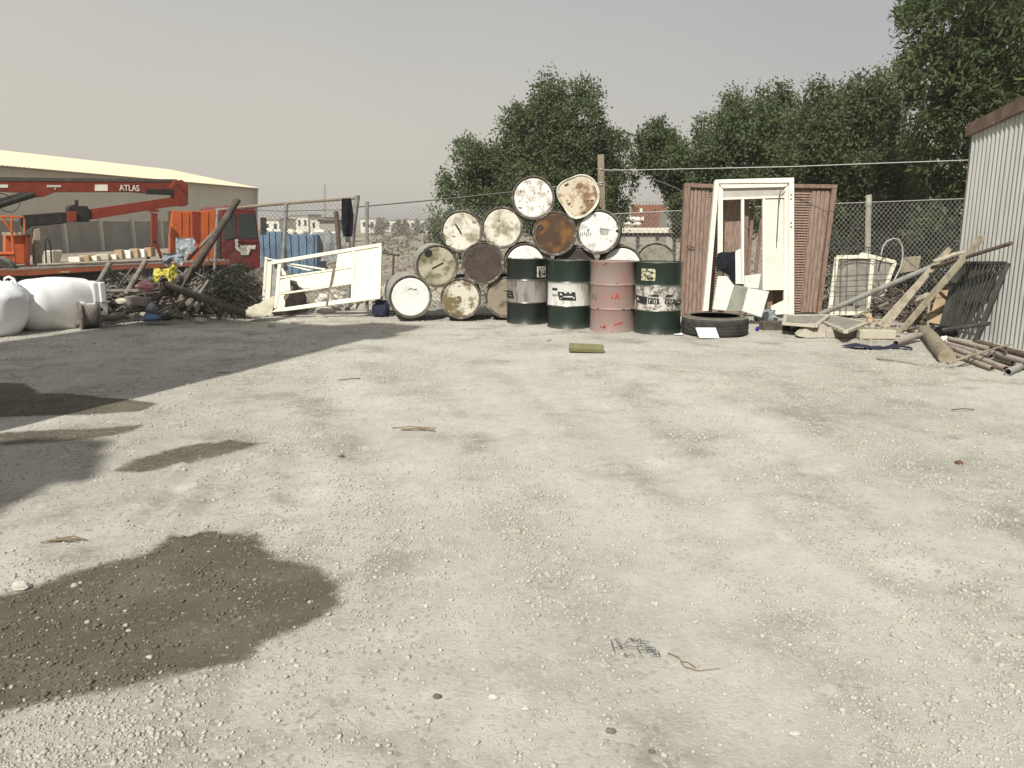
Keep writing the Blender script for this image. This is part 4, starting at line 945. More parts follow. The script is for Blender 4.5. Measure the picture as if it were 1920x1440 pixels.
def gstick(pts, r, z, mat, label, r1=None, cat='stick', group=None, name='wood_stick'):
    ps = [G(*ZE(*q), z + dz) for q, dz in pts]; m = MB(); m.tube(ps, r, 8, r1=r1); return tag(m.build(name, mt[mat], smooth=True), label, cat, group)
gstick([((935, 832), -.05), ((1150, 760), .0), ((1500, 655), .04), ((1745, 585), .05)], .014, .10, 'timber', 'long peeled stick lying across the pipe pile', .010)
gstick([((1105, 792), -.03), ((1220, 720), .0), ((1305, 645), .03), ((1290, 620), .05)], .012, .10, 'timber', 'short crooked stick lying across the pipe pile', .008)
gstick([((1490, 575), .06), ((1560, 620), .03), ((1700, 690), .02)], .02, .11, 'wood_brown', 'dark crooked branch on the brown pipe by the shed', .012)
gstick([((20, 762), -.08), ((200, 790), -.08), ((370, 812), -.085), ((600, 860), -.088)], .012, .10, 'timber', 'half buried stick on the gravel before the black rag', .006)
m = MB(); c = G(*ZE(890, 590)); m.blob(c + Vector((0, .0, .06)), (.05, .05, .035), 5, .5, 3); tag(m.build('white_foam_lump', mt['white_plastic'], smooth=True), 'white lump resting against the timber log', 'scrap')
m = MB(); c = G(*ZE(930, 520)); m.blob(c + Vector((0, .06, .07)), (.13, .08, .07), 8, .4, 3, flat=.07); tag(m.build('black_bag', mt['black_gap_sheet'], smooth=True), 'dark bag stuffed between the timber log and the rack', 'bag')
m = MB(); c = G(*ZE(620, 330)); m.blob(c + Vector((.05, .1, .09)), (.16, .10, .09), 12, .5, 3, flat=.08); tag(m.build('stone_heap', mt['concrete'], smooth=False), 'rough stone at the upper end of the timber log', 'stone')
m = MB(); pts = [G(*ZE(*q), z) for q, z in (((520, 330), .02), ((540, 260), .12), ((590, 200), .20), ((600, 260), .12), ((630, 350), .05))]; m.tube(pts, .016, 8)
tag(m.build('dark_strap', mt['wood_brown'], smooth=True), 'twisted dark strap standing above the timber log', 'strap')
# block, slab rubble and the black rag
c = G(*ZF(1430, 490)); m = MB(); m.box(c + Vector((.02, .08, .055)), (.42, .16, .105), Matrix.Rotation(R(-3), 3, 'Z')); tag(m.build('concrete_block', mt['pale_scrap'], bevel=.01), 'pale concrete block lying at the front of the right hand pile', 'block')
c = G(*ZF(640, 470)); m = MB(); m.prism([c + Vector(q) for q in ((-.16, .0, .02), (-.05, -.02, .0), (.2, .02, .0), (.24, .12, .12), (.05, .1, .14), (-.04, .08, .10))], (0, .12, .02)); tag(m.build('concrete_chunk', mt['concrete'], bevel=.008), 'jagged concrete chunk propping up the flat screens', 'rubble')
c = G(*ZF(1000, 470)); m = MB(); m.prism([c + Vector(q) for q in ((-.17, .0, .0), (.2, .02, .0), (.22, .04, .07), (.03, .05, .11), (-.16, .04, .08))], (0, .13, .02)); tag(m.build('concrete_chunk', mt['concrete'], bevel=.008), 'low concrete chunk right under the pointed screen corner', 'rubble')
c = G(*ZF(240, 185)); m = MB(); m.blob(c + Vector((0, .0, .06)), (.16, .10, .06), 21, .4, 2, flat=.05); tag(m.build('stone_lump', mt['stone'], smooth=True), 'rounded stone in the corner of the white frame', 'stone')
c = G(*ZF(1430, 600))
def ragfn(a, b):
    x = (a - .5) * .62 + .04 * math.sin(b * 5); y = (b - .5) * .16 + .06 * (a - .5) * -1.4
    z = .012 + .035 * abs(noise.noise(Vector((a * 5, b * 3, 1.0)))) + .02 * max(0, math.sin(a * 9))
    return c + Vector((x, y * (0.35 + .9 * abs(math.sin(a * 4 + .4))), z))
m = MB(); m.sheet(ragfn, 22, 7, .006); tag(m.build('black_rag', mt['navy'], smooth=True), 'torn black rag lying on the gravel in front of the concrete block', 'rag')
m = MB(); c0 = G(*ZF(1400, 330)); m.beam(c0 + Vector((-.12, .1, .16)), c0 + Vector((.06, .0, .05)), .05, .02); m.beam(c0 + Vector((-.02, .12, .15)), c0 + Vector((-.06, -.02, .04)), .05, .02)
tag(m.build('broken_lath', mt['card'], bevel=.003), 'broken orange-tan lath at the right end of the pointed screen', 'lath')

# ---------------------------------------------------------------- corrugated shed
o = root('corrugated_shed', (6.6, 7.5, 0), 'pale corrugated metal shed with a rusty fascia at the right edge', 'shed')
WX, YA, YB = 5.56, 9.95, 3.0
pit = .080; amp = .0155; ncol = int((YA - YB) / pit * 10)
def topz(y): return 2.40 + (9.95 - y) * .155
vs, fs = [], []
for i in range(ncol + 1):
    y = YA - (YA - YB) * i / ncol; x = WX + amp * (1 + .25 * noise.noise(Vector((0, y * 2.5, 3)))) * math.cos(2 * math.pi * (YA - y) / pit) + .016 * noise.noise(Vector((0, y * .9, 7))) + .007 * (int((YA - y) / .80) % 2)
    vs += [Vector((x + .035 * (1 if False else 0), y, -.05)), Vector((x + .02 * (topz(y) - 2.4), y, topz(y)))]
for i in range(ncol): fs.append((2 * i, 2 * i + 1, 2 * i + 3, 2 * i + 2))
m = MB().add(vs, fs); m.build('corrugated_wall', mt['corr'], o, smooth=True)
m = MB(); m.box((WX + 1.0, YA - .02, 1.17), (1.94, .03, 2.4)); m.build('rear_wall', mt['corr'], o)
m = MB(); m.prism([(WX - .045, YA + .08, topz(YA) - .03), (WX - .045, YB, topz(YB) - .03), (WX - .045, YB, topz(YB) + .16), (WX - .045, YA + .08, topz(YA + .08) + .13)], (.035, 0, 0)); m.build('fascia', mt['fascia'], o, bevel=.004)
m = MB(); m.prism([(WX - .005, YA + .08, topz(YA) + .05), (WX - .005, YB, topz(YB) + .09), (WX + 2.2, YB, topz(YB) + .15), (WX + 2.2, YA + .08, topz(YA) + .11)], (0, 0, .03)); m.build('roof_sheet', mt['corr'], o)
m = MB(); m.box((WX + .04, YA + .02, 1.18), (.05, .05, 2.42)); m.build('corner_post', mt['galv'], o)
# ================================================================ left side: cream door leaf on its side
pl = Plane(11.35, .22, -.05, -3)
o = lean_root('cream_door', (520, 586), pl, 'cream metal door lying on its long edge with its lower panels torn out', 'door')
m = MB()
m.slab([Z2(560, 768), Z2(1622, 594), Z2(1622, 626), Z2(565, 802)], pl, .05, .012); m.build('rail', mt['cream'], o, bevel=.004)
m = MB(); m.slab([Z2(560, 1262), Z2(610, 1228), Z2(1350, 1121), Z2(1612, 1106), Z2(1610, 1132), Z2(700, 1250)], pl, .05, .012); m.build('rail', mt['cream'], o, bevel=.004)
m = MB(); m.slab([Z2(1598, 628), Z2(1624, 627), Z2(1612, 1106), Z2(1586, 1108)], pl, .05, .010); m.build('stile', mt['cream'], o, bevel=.004)
m = MB(); m.slab([Z2(1344, 645), Z2(1368, 641), Z2(1350, 1119), Z2(1326, 1122)], pl, .05, .008); m.build('stile', mt['cream'], o, bevel=.003)
m = MB(); m.slab([Z2(1368, 643), Z2(1597, 630), Z2(1586, 1107), Z2(1350, 1119)], pl, .02, -.006); m.build('panel', mt['cream'], o)
m = MB(); m.slab([Z2(1202, 692), Z2(1344, 668), Z2(1342, 822), Z2(1178, 834)], pl, .02, -.004); m.build('panel', mt['cream'], o)
m = MB(); m.slab([Z2(625, 922), Z2(1340, 818), Z2(1340, 834), Z2(622, 940)], pl, .04, .006); m.build('middle_rail', mt['cream'], o, bevel=.002)
m = MB(); m.slab([Z2(740, 925), Z2(1340, 836), Z2(1334, 978), Z2(870, 1034), Z2(822, 1010), Z2(800, 960), Z2(742, 948)], pl, .015, -.006); m.build('panel', mt['cream'], o)
m = MB(); m.slab([Z2(616, 1082), Z2(1332, 972), Z2(1332, 990), Z2(616, 1098)], pl, .04, .006); m.build('middle_rail', mt['cream'], o, bevel=.002)
m = MB(); m.slab([Z2(622, 800), Z2(655, 795), Z2(640, 925), Z2(640, 1070), Z2(605, 1225), Z2(586, 1225), Z2(606, 1000)], pl, .05, .009); m.build('stile', mt['cream'], o, bevel=.003)
m = MB(); m.slab([Z2(642, 950), Z2(735, 926), Z2(740, 1055), Z2(640, 1072)], pl, .02, -.004); m.slab
m.build('panel', mt['cream'], o)
m = MB(); m.slab([Z2(618, 1100), Z2(690, 1092), Z2(672, 1120), Z2(690, 1160), Z2(684, 1212), Z2(600, 1222)], pl, .02, -.004); m.build('panel', mt['cream'], o)
for q in ([Z2(690, 790), Z2(760, 788), Z2(1080, 838), Z2(1060, 852)], [Z2(680, 800), Z2(720, 806), Z2(950, 850), Z2(900, 858)]):
    m = MB(); m.slab(q, pl, .02, -.03); m.build('loose_strip', mt['cream'], o, bevel=.003)
m = MB(); m.slab([Z2(650, 830), Z2(666, 838), Z2(698, 890), Z2(690, 905), Z2(662, 900)], pl, .02, -.012); m.build('loose_strip', mt['cream'], o)
m = MB(); m.bar(Z2(1172, 800), Z2(1095, 1200), .022, pl, .012, .03); tag(m.build('dark_lath', mt['wood_grey']), 'thin dark lath leaning across the cream door', 'lath')
plf = Plane(11.5, .15)
o = lean_root('scrap_door_frame', (500, 586), plf, 'upright cream grey metal door frame end beside the lying cream door', 'door frame')
for q, mm in (([Z2(500, 752), Z2(525, 752), Z2(495, 1215), Z2(470, 1215)], 'frame_pale'), ([Z2(527, 775), Z2(572, 775), Z2(548, 1215), Z2(497, 1215)], 'frame_pale'), ([Z2(574, 800), Z2(628, 800), Z2(598, 1215), Z2(550, 1215)], 'galv')):
    m = MB(); m.slab(q, plf, .05, .01 if mm == 'galv' else .03); m.build('profile', mt[mm], o, bevel=.004)
m = MB(); m.slab([Z2(500, 728), Z2(570, 750), Z2(640, 760), Z2(640, 772), Z2(500, 750)], plf, .06, .035); m.build('top_profile', mt['frame_pale'], o, bevel=.003)

# stool-like scrap, navy bag, between door and drums
m = MB(); c = G(713, 596); m.blob(c + Vector((0, .12, .11)), (.13, .10, .13), 31, .35, 2.2, flat=.11); tag(m.build('navy_bag', mt['navy'], smooth=True), 'dark navy cloth bag under the right end of the cream door', 'bag')
pole('metal_rail', (716, 474), 11.9, (748, 479), 11.8, .016, 'steel_dark', 'short dark rail joining the cream door to the olive drum', 'rail')
pole('wood_stick', (738, 480), 11.8, (736, 552), 11.7, .018, 'wood_dark', 'upright dark stick left of the dirty olive drum', 'stick')
o = root('wire_basket', P(722, 585, 11.8), 'dark wire basket on the ground behind the white lid drum', 'basket')
m = MB()
for z_ in (.02, .18): m.tube([P(700, 590, 11.8) + Vector(q) + Vector((0, 0, z_)) for q in ((0, 0, 0), (.32, 0, 0), (.32, .3, 0), (0, .3, 0), (0, 0, 0))], .010, 6)
for q in ((0, 0), (.32, 0), (.32, .3), (0, .3), (.16, 0)): m.tube([P(700, 590, 11.8) + Vector((q[0], q[1], 0)), P(700, 590, 11.8) + Vector((q[0], q[1], .2))], .008, 6)
m.build('basket_wires', mt['wire_dark'], o)

# ---------------------------------------------------------------- white tank lying on its side + white bulk sack
o = root('plastic_tank', G(100, 615), 'white plastic water tank lying on its side with a square moulded end', 'tank')
p0 = P(42, 574, 9.95); p1 = P(160, 569, 10.70)
axd = (p1 - p0); Lx = axd.length; axd.normalize(); sd = Vector((-axd.y, axd.x, 0)).normalized(); upv = Vector((0, 0, 1))
nt_, ns_ = 26, 40; vs, fs = [], []
for i in range(nt_ + 1):
    t = i / nt_; x = -.10 + t * (Lx + .02)
    rr = .325 * (1 - max(0, (.30 - t) / .30) ** 2.6) ** .5 if t < .30 else .325 + .012 * math.sin((t - .3) * 3)
    pw_ = 1 - .45 * min(1, max(0, (t - .35) / .3))
    for j in range(ns_):
        a = 2 * math.pi * j / ns_
        cx_, cz_ = math.copysign(abs(math.cos(a)) ** pw_, math.cos(a)), math.copysign(abs(math.sin(a)) ** pw_, math.sin(a))
        k = rr * (1 + .02 * noise.noise(Vector((t * 3, a, 0))))
        vs.append(p0 + axd * x + sd * cx_ * k + upv * (cz_ * k * (.98 + .10 * math.sin(t * 2.6))))
for i in range(nt_): fs += [(i * ns_ + j, i * ns_ + (j + 1) % ns_, (i + 1) * ns_ + (j + 1) % ns_, (i + 1) * ns_ + j) for j in range(ns_)]
fs.append(tuple(nt_ * ns_ + j for j in range(ns_)))
fs.append(tuple(reversed(range(ns_))))
MB().add(vs, fs).build('tank_shell', mt['white_plastic'], o, smooth=True)
fr = p0 + axd * (Lx * .62) - sd * .335
m = MB(); m.beam(fr + axd * .03 + upv * -.30, fr + axd * .03 + upv * .04, .09, .08, sd, 0); m.build('moulded_rib', mt['white_plastic'], o, bevel=.012)
m = MB(); m.beam(fr + axd * .34 + upv * .03, fr + axd * .34 + upv * .30, .08, .08, sd, 0); m.build('moulded_rib', mt['white_plastic'], o, bevel=.012)
m = MB(); m.beam(fr + axd * .08 + upv * -.14 + sd * .02, fr + axd * .40 + upv * -.14 + sd * .02, .07, .32, (0, 0, 1)); m.build('recess_panel', mt['white_plastic'], o, bevel=.012)
m = MB(); q = fr + axd * .30 + upv * -.06 - sd * .016; m.tube([q, q - sd * .012], .022, 14); m.build('plug', mt['mark_black'], o)
m = MB(); q = p0 + axd * (Lx * .93) - sd * .05; m.box(q, (.10, .60, .62), Matrix.Rotation(math.atan2(axd.y, axd.x), 3, 'Z')); m.build('square_end', mt['white_plastic'], o, bevel=.03)

c = P(-40, 562, 9.6); c.z = .33
m = MB(); vs = []; nu, nv = 44, 22
for i in range(nv + 1):
    t = i / nv; z = -.35 + .66 * t
    for j in range(nu):
        a = 2 * math.pi * j / nu
        pleat = 1 + .035 * t * t * math.cos(a * 11) + .02 * math.sin(t * 16 + 3 * math.cos(a * 2)) + .10 * noise.noise(Vector((math.cos(a) * 1.3, math.sin(a) * 1.3, t * 1.6)))
        r_ = .50 * (1 - .34 * abs(2 * t - .95) ** 3.2) * pleat
        vs.append(c + Vector((.10 * t + r_ * 1.0 * math.cos(a), r_ * .9 * math.sin(a), z + .03 * t * t * math.cos(a * 7 + 1) + .02 * noise.noise(Vector((a, t * 4, 2))))))
fs = [(i * nu + j, i * nu + (j + 1) % nu, (i + 1) * nu + (j + 1) % nu, (i + 1) * nu + j) for i in range(nv) for j in range(nu)]
fs += [tuple(reversed(range(nu))), tuple(nv * nu + j for j in range(nu))]
o = root('bulk_sack', Vector((c.x, c.y, 0)), 'bulging white bulk sack at the left edge beside the plastic tank', 'sack')
m.add(vs, fs); m.build('bag', mt['white_sack'], o, smooth=True)
for a0 in (.3, -.9, 2.2):
    m = MB(); q = c + Vector((.30 * math.cos(a0), .24 * math.sin(a0), .29))
    m.tube([q, q + Vector((.03, -.02, .07)), q + Vector((.09, -.03, .09)), q + Vector((.15, -.03, .06)), q + Vector((.17, -.02, -.02))], .014, 6); m.build('lifting_loop', mt['white_sack'], o, smooth=True)
c1 = P(60, 588, 10.6)
def bsf(a, b): return c1 + Vector(((a - .5) * .62, .12 * math.sin(a * 3), -.30 + .66 * b + .05 * math.sin(a * 7)))
m = MB(); m.sheet(bsf, 10, 8, .01); tag(m.build('black_gap_sheet', mt['black_gap_sheet'], smooth=True), 'black sheet doubling as gap shade between the bulk sack and the tank', 'sheet')  # black cover that also fills in the shade between sack and tank
m = MB(); m.beam(G(*ZC(430, 985), .09), G(*ZC(700, 1060), .03), .05, .09); tag(m.build('timber_beam', mt['wood_grey'], bevel=.005), 'short grey beam lying in front of the plastic tank', 'beam')
m = MB(); c = G(*ZC(290, 1040)); m.prism([c + Vector(q) for q in ((-.05, 0, .03), (.06, .0, .0), (.10, .02, .05), (-.02, .03, .11))], (0, .03, .01)); tag(m.build('broken_tile', mt['carton']), 'small dark broken tile leaning on the tank', 'scrap')
m = MB(); c = G(*ZC(290, 1110))
def yf(a, b): return c + Vector(((a - .5) * .24, (b - .5) * .16, .015 + .05 * abs(noise.noise(Vector((a * 4, b * 3, 6)))) + .02 * math.sin(a * 5)))
m.sheet(yf, 14, 8, .004); tag(m.build('yellowish_rag', M('yellow_scrap', (.46, .43, .24), (.36, .33, .2), 12, rough=.9), smooth=True), 'yellowish rag in the rubble before the plastic tank', 'rag')

# ---------------------------------------------------------------- debris pile with poles
gpz = 'poles sticking out of the left scrap heap'
pole('wood_pole', (322, 556), 11.1, (446, 373), 11.6, .055, 'wood_dark', 'thick dark pole rising steeply in front of the orange box', 'pole', gpz, r1=.05, sag=.05)
pole('wood_pole', (312, 534), 10.9, (458, 589), 10.7, .055, 'wood_dark', 'thick dark pole lying with its end on the ground by the crumpled sheet', 'pole', gpz, r1=.045)
pole('wood_pole', (140, 607), 10.25, (236, 590), 10.5, .05, 'wood_grey', 'grey log lying at the foot of the scrap heap beside the brown reel', 'pole', gpz)
pole('wood_pole', (214, 591), 10.55, (300, 573), 10.8, .024, 'wood_dark', 'thin dark pole running on from the grey log', 'pole', gpz)
pole('wood_pole', (150, 590), 10.5, (207, 491), 11.0, .034, 'wood_grey', 'grey pole with a cut end slanting above the brown reel', 'pole', gpz)
pole('wood_pole', (186, 545), 10.8, (207, 503), 11.0, .014, 'wood_grey', 'thin strip beside the grey pole above the brown reel', 'pole', gpz)
pole('wood_pole', (236, 552), 10.9, (274, 488), 11.2, .036, 'wood_grey', 'grey pole with a cut end left of the yellow cloth', 'pole', gpz)
pole('wood_pole', (174, 546), 10.85, (262, 545), 10.95, .026, 'wood_grey', 'level grey pole across the scrap heap left of the pink bag', 'pole', gpz)
pole('wood_pole', (222, 532), 11.1, (322, 523), 11.1, .022, 'wood_dark', 'level dark pole just under the yellow cloth', 'pole', gpz)
pole('wood_pole', (284, 588), 10.8, (316, 527), 11.0, .022, 'wood_dark', 'dark stick rising right of the grey carton', 'pole', gpz)
pole('wood_pole', (296, 586), 10.7, (348, 562), 10.9, .018, 'wood_grey', 'pale stick low in the heap above the blue plastic', 'pole', gpz)
pole('wood_pole', (322, 588), 10.7, (356, 552), 10.9, .020, 'wood_grey', 'pale short stick right of the blue plastic', 'pole', gpz)
pole('wood_pole', (352, 582), 10.75, (391, 526), 11.1, .022, 'wood_grey', 'pale stick crossing behind the lying thick pole', 'pole', gpz)
pole('wood_pole', (368, 586), 10.7, (378, 556), 10.9, .024, 'wood_grey', 'stubby pale stick below the lying thick pole', 'pole', gpz)
pole('wood_pole', (332, 578), 10.8, (378, 534), 11.15, .016, 'wood_grey', 'thin pale stick between two others behind the lying thick pole', 'pole', gpz)
pole('wood_pole', (352, 488), 11.4, (410, 425), 11.6, .02, 'wood_grey', 'grey stick parallel to the steep thick pole', 'pole', gpz)
pole('wood_pole', (372, 478), 11.5, (436, 405), 11.65, .016, 'wood_dark', 'thin dark stick right of the steep thick pole', 'pole', gpz)
pole('wood_pole', (330, 560), 10.9, (362, 500), 11.2, .02, 'wood_dark', 'dark stick standing behind the lying thick pole', 'pole', gpz)
pole('wood_pole', (196, 607), 10.3, (330, 592), 10.7, .014, 'wood_grey', 'thin pale lath lying on the ground before the blue plastic', 'pole', gpz)
pole('wood_pole', (455, 545), 11.4, (482, 566), 11.3, .014, 'wood_dark', 'thin dark stick on the brown earth heap', 'pole', gpz)
pole('wood_pole', (360, 458), 11.5, (300, 490), 11.4, .012, 'wood_dark', 'thin bent rod above the yellow cloth', 'pole', gpz)
pole('wood_pole', (228, 590), 10.6, (330, 540), 11.0, .030, 'wood_dark', 'dark pole lying low across the scrap heap behind the grey carton', 'pole', gpz)
pole('wood_pole', (340, 596), 10.6, (300, 520), 11.2, .024, 'wood_dark', 'dark stick leaning left under the lower end of the steep thick pole', 'pole', gpz)
pole('wood_pole', (206, 560), 10.8, (250, 500), 11.2, .016, 'wood_dark', 'thin dark rod between the two grey cut poles', 'pole', gpz)
pole('wood_pole', (400, 588), 10.9, (352, 520), 11.3, .022, 'wood_grey', 'grey stick leaning left behind the lying thick pole, near the shrub', 'pole', gpz)
pole('wood_pole', (408, 440), 11.8, (372, 505), 11.5, .014, 'wood_grey', 'thin grey rod hanging beside the left gate post', 'pole', gpz)
c = P(166, 577, 10.25)
o = root('cable_reel', Vector((c.x, c.y, 0)), 'brown worn reel standing on edge at the right end of the tank', 'reel')
mm = Matrix.Translation(Vector((c.x, c.y, .16))) @ Matrix.Rotation(R(35), 4, 'Z') @ Matrix.Rotation(R(90), 4, 'Y')
MB().lathe([(.0, -.12), (.19, -.12), (.19, -.095), (.13, -.09), (.13, .09), (.19, .095), (.19, .12), (0, .12)], 28, mm).build('reel_drum', mt['reel'], o, smooth=True)
m = MB()
for k in range(9): m.lathe([(.132, -.085 + k * .019), (.142, -.078 + k * .019), (.132, -.070 + k * .019)], 24, mm)
m.build('winding', mt['carton'], o, smooth=True)
def lump(name, u, v, Y, rad, mat, label, cat, seed=1, amp=.35, freq=2.2, smooth=True, flat=None, rot=None):
    m = MB(); p = P(u, v, Y); m.blob(p, rad, seed, amp, freq, flat=flat); return tag(m.build(name, mt[mat], smooth=smooth), label, cat)
def drapecloth(name, u, v, Y, wd, ht, mat, label, cat, seed=0, n=18):
    c = P(u, v, Y)
    def f(a, b):
        nn = noise.noise(Vector((a * 3 + seed, b * 3, seed)))
        return c + Vector(((a - .5) * wd * (1 + .25 * nn) + .10 * (b - .5) * wd, .10 * nn - .1 * b, (.5 - b) * ht * (1 + .3 * noise.noise(Vector((a * 2.4, seed, 1)))) + .05 * math.sin(a * 8 + seed) * b))
    m = MB(); m.sheet(f, n, n, .006); return tag(m.build(name, mt[mat], smooth=True), label, cat)
drapecloth('yellow_cloth', 306, 513, 11.0, .22, .14, 'yellow', 'bright yellow cloth strip thrown over the scrap heap', 'cloth', 3)
drapecloth('yellow_cloth', 326, 511, 11.05, .08, .20, 'yellow', 'second yellow cloth strip hanging just left of the steep thick pole', 'cloth', 9)
lump('pink_bag', 274, 537, 10.9, (.13, .09, .07), 'pink', 'pink plastic bag on the scrap heap below the yellow cloth', 'bag', 5)
drapecloth('plastic_film', 350, 464, 11.4, .26, .26, 'clear_bag', 'grey blue plastic film caught on the steep thick pole', 'plastic film', 14, 22)
drapecloth('plastic_film', 326, 484, 11.3, .28, .13, 'clear_bag', 'lower grey plastic film resting on the scrap heap above the yellow cloth', 'plastic film', 22, 22)
lump('pale_bottle', 230, 565, 10.75, (.11, .06, .045), 'pale_scrap', 'pale yellowish roll end sticking out left of the grey carton', 'roll', 7, .25)
m = MB(); m.box(P(262, 564, 10.8), (.32, .2, .11), Matrix.Rotation(R(-6), 3, 'Z') @ Matrix.Rotation(R(4), 3, 'Y'))
tag(m.build('grey_carton', mt['carton'], bevel=.008), 'grey flattened carton in the middle of the scrap heap', 'carton')
for i, (u, v, l) in enumerate(((275, 545, .34), (278, 551, .30))):
    m = MB(); p = P(u, v, 10.85); m.beam(p - Vector((l / 2, 0, .01)), p + Vector((l / 2, .05, .03)), .06, .018)
    tag(m.build('wood_strip', mt['pale_scrap'], bevel=.003), ('upper pale slat lying on the grey carton', 'lower pale slat lying on the grey carton')[i], 'slat', 'pale slats on the grey carton')
lump('blue_plastic', 285, 596, 10.6, (.16, .08, .045), 'blue', 'blue plastic sheet crumpled on the ground before the scrap heap', 'plastic sheet', 4, .4, flat=.04)
lump('green_scrap', 312, 596, 10.6, (.08, .05, .035), 'leaf_shrub', 'small dark green rag right of the blue plastic', 'rag', 8, .4)
lump('grey_bucket', 283, 578, 10.75, (.075, .075, .09), 'clear_bag', 'small grey bag standing above the blue plastic', 'bag', 6, .2)
lump('white_rag', 152, 612, 10.3, (.14, .05, .03), 'pale_scrap', 'white rag lying before the grey log', 'rag', 13, .4)
lump('white_rag', 376, 600, 10.7, (.08, .05, .03), 'pale_scrap', 'white rag lying below the thick lying pole', 'rag', 15, .4)
c = P(486, 582, 11.0)
def shf(a, b): return c + Vector(((a - .5) * .40, (b - .5) * .28, .03 + .16 * a * b + .05 * noise.noise(Vector((a * 4, b * 4, 3))) - .10 * (1 - b)))
m = MB(); m.sheet(shf, 18, 14, .005); tag(m.build('crumpled_sheet', mt['pale_scrap'], smooth=True), 'crumpled pale sheet on the ground left of the cream door', 'sheet')
m = MB(); c = P(480, 590, 12.1); c.z = 0; m.blob(c, (.75, .6, .62), 17, .35, 2.0, 32, 20, flat=.3); tag(m.build('earth_heap', mt['dirt'], smooth=True), 'brown earth heap behind the crumpled sheet', 'heap')
m = MB(); c = P(250, 590, 11.8); c.z = -.25; m.blob(c, (1.5, .5, .5), 27, .45, 2.5, 40, 20, flat=.3); tag(m.build('debris_mound', mt['dirt'], smooth=True), 'low brown mound under the scrap poles', 'heap')

# scrap bits and rubble that nobody could count
def scatter_line(pts, n, sy, sz, smin, smax, name, mat, label, cat, squash=(.4, .9)):
    t = nr.random(n) * (len(pts) - 1); i = np.minimum(t.astype(int), len(pts) - 2); f = t - i
    p = np.array([tuple(G(*q))[:2] for q in pts]); xy = p[i] * (1 - f[:, None]) + p[i + 1] * f[:, None]
    xy += nr.normal(0, 1, (n, 2)) * np.array([.12, sy]) + np.array([0, sy * .6])
    s = np.exp(nr.uniform(math.log(smin), math.log(smax), n)); z = np.abs(nr.normal(0, sz, n))
    z = gz(xy[:, 0], xy[:, 1]) + z + s * .2
    return chunks(name, np.stack([xy[:, 0], xy[:, 1], z], 1), s, mt[mat], squash, label=label, cat=cat)
scatter_line([(-40, 628), (100, 612), (200, 604), (330, 598), (470, 594)], 520, .12, .04, .008, .06, 'rubble', 'rubble_white', 'pale rubble bits along the foot of the left scrap heap', 'rubble')
scatter_line([(150, 600), (330, 590), (420, 585)], 520, .28, .16, .015, .08, 'scrap', 'scrap_dark', 'dark scrap bits inside the left scrap heap', 'scrap', (.2, .5))
scatter_line([(1460, 618), (1600, 622), (1720, 622)], 240, .14, .025, .012, .055, 'rubble', 'concrete', 'concrete rubble under the flat screens', 'rubble')
scatter_line([(1560, 590), (1680, 596), (1780, 612)], 420, .30, .12, .015, .075, 'scrap', 'scrap_dark', 'dark scrap bits under the planks by the rack', 'scrap', (.2, .5))
def sticks(name, pts, n, mat, label, L_=(.15, .5), zmax=.35, sy=.25):
    m = MB()
    for k in range(n):
        t = rng.random() * (len(pts) - 1); i = min(int(t), len(pts) - 2)
        p = G(*pts[i]).lerp(G(*pts[i + 1]), t - i) + Vector((rng.gauss(0, .12), abs(rng.gauss(0, sy)) + .05, rng.random() * zmax))
        d = Vector((rng.gauss(0, 1), rng.gauss(0, .6), rng.gauss(0, .5))).normalized() * rng.uniform(*L_) / 2
        a, b = p - d, p + d; a.z = max(a.z, .01); b.z = max(b.z, .01)
        m.tube([a, (a + b) / 2 + Vector((0, 0, rng.gauss(0, .01))), b], rng.uniform(.005, .016), 5)
    o = m.build(name, mt[mat]); o['kind'] = 'stuff'; return tag(o, label, 'scrap')
sticks('scrap_sticks', [(170, 598), (300, 590), (400, 586)], 260, 'scrap_dark', 'tangle of thin sticks and wire in the left scrap heap')
sticks('scrap_sticks', [(200, 596), (300, 590), (410, 584)], 150, 'wood_grey', 'grey thin sticks and rods heaped over the left scrap heap', (.35, .95), .55, .30)
sticks('scrap_sticks', [(1570, 590), (1690, 600), (1770, 615)], 170, 'scrap_dark', 'tangle of thin sticks and wire under the right hand planks')

# ---------------------------------------------------------------- flatbed crane truck beyond the fence
GY = -.9
YL, YR = 19.5, 23.5
def T(u, v, dy=0):
    return Plane(YL + dy, 0, .795, -12.65).at(u, v)
o = root('crane_truck', P(200, 600, 21.5), 'flatbed truck with a folded red crane boom, orange box and red cab', 'truck')
o_loc = o.location
def tprism(name, px, th, mat, dy=0.0, parent=None, bevel=0.0):
    m = MB(); q = [T(*p, dy) for p in px]; m.prism(q, (-.62 * th, .78 * th, 0)); return m.build(name, mt[mat], parent or o, bevel=bevel)
tprism('bed_side', [(-80, 507), (60, 505), (205, 497), (430, 489), (430, 496), (205, 507), (60, 517), (-80, 520)], .12, 'bed_rust', -1.0, bevel=.01)
m = MB(); m.prism([T(-80, 505, -1.0), T(60, 503, -1.0), T(430, 487, -1.0), T(430, 487, -1.0) + Vector((-1.36, 1.72, 0)), T(-80, 505, -1.0) + Vector((-1.36, 1.72, 0))], (0, 0, -.05)); m.build('deck', mt['deck'], o)
m = MB(); m.prism([T(-80, 522, -.8), T(180, 514, -.8), T(430, 500, -.8), T(430, 540, -.8), T(-80, 560, -.8)], (-1.0, 1.25, 0)); m.build('chassis', mt['black_steel'], o)
tprism('boom', [(-60, 333), (0, 335), (330, 337), (340, 341), (338, 358), (272, 362), (250, 360), (105, 360), (82, 369), (66, 370), (60, 362), (0, 359), (-60, 358)], .32, 'truck_red', 0, bevel=.01)
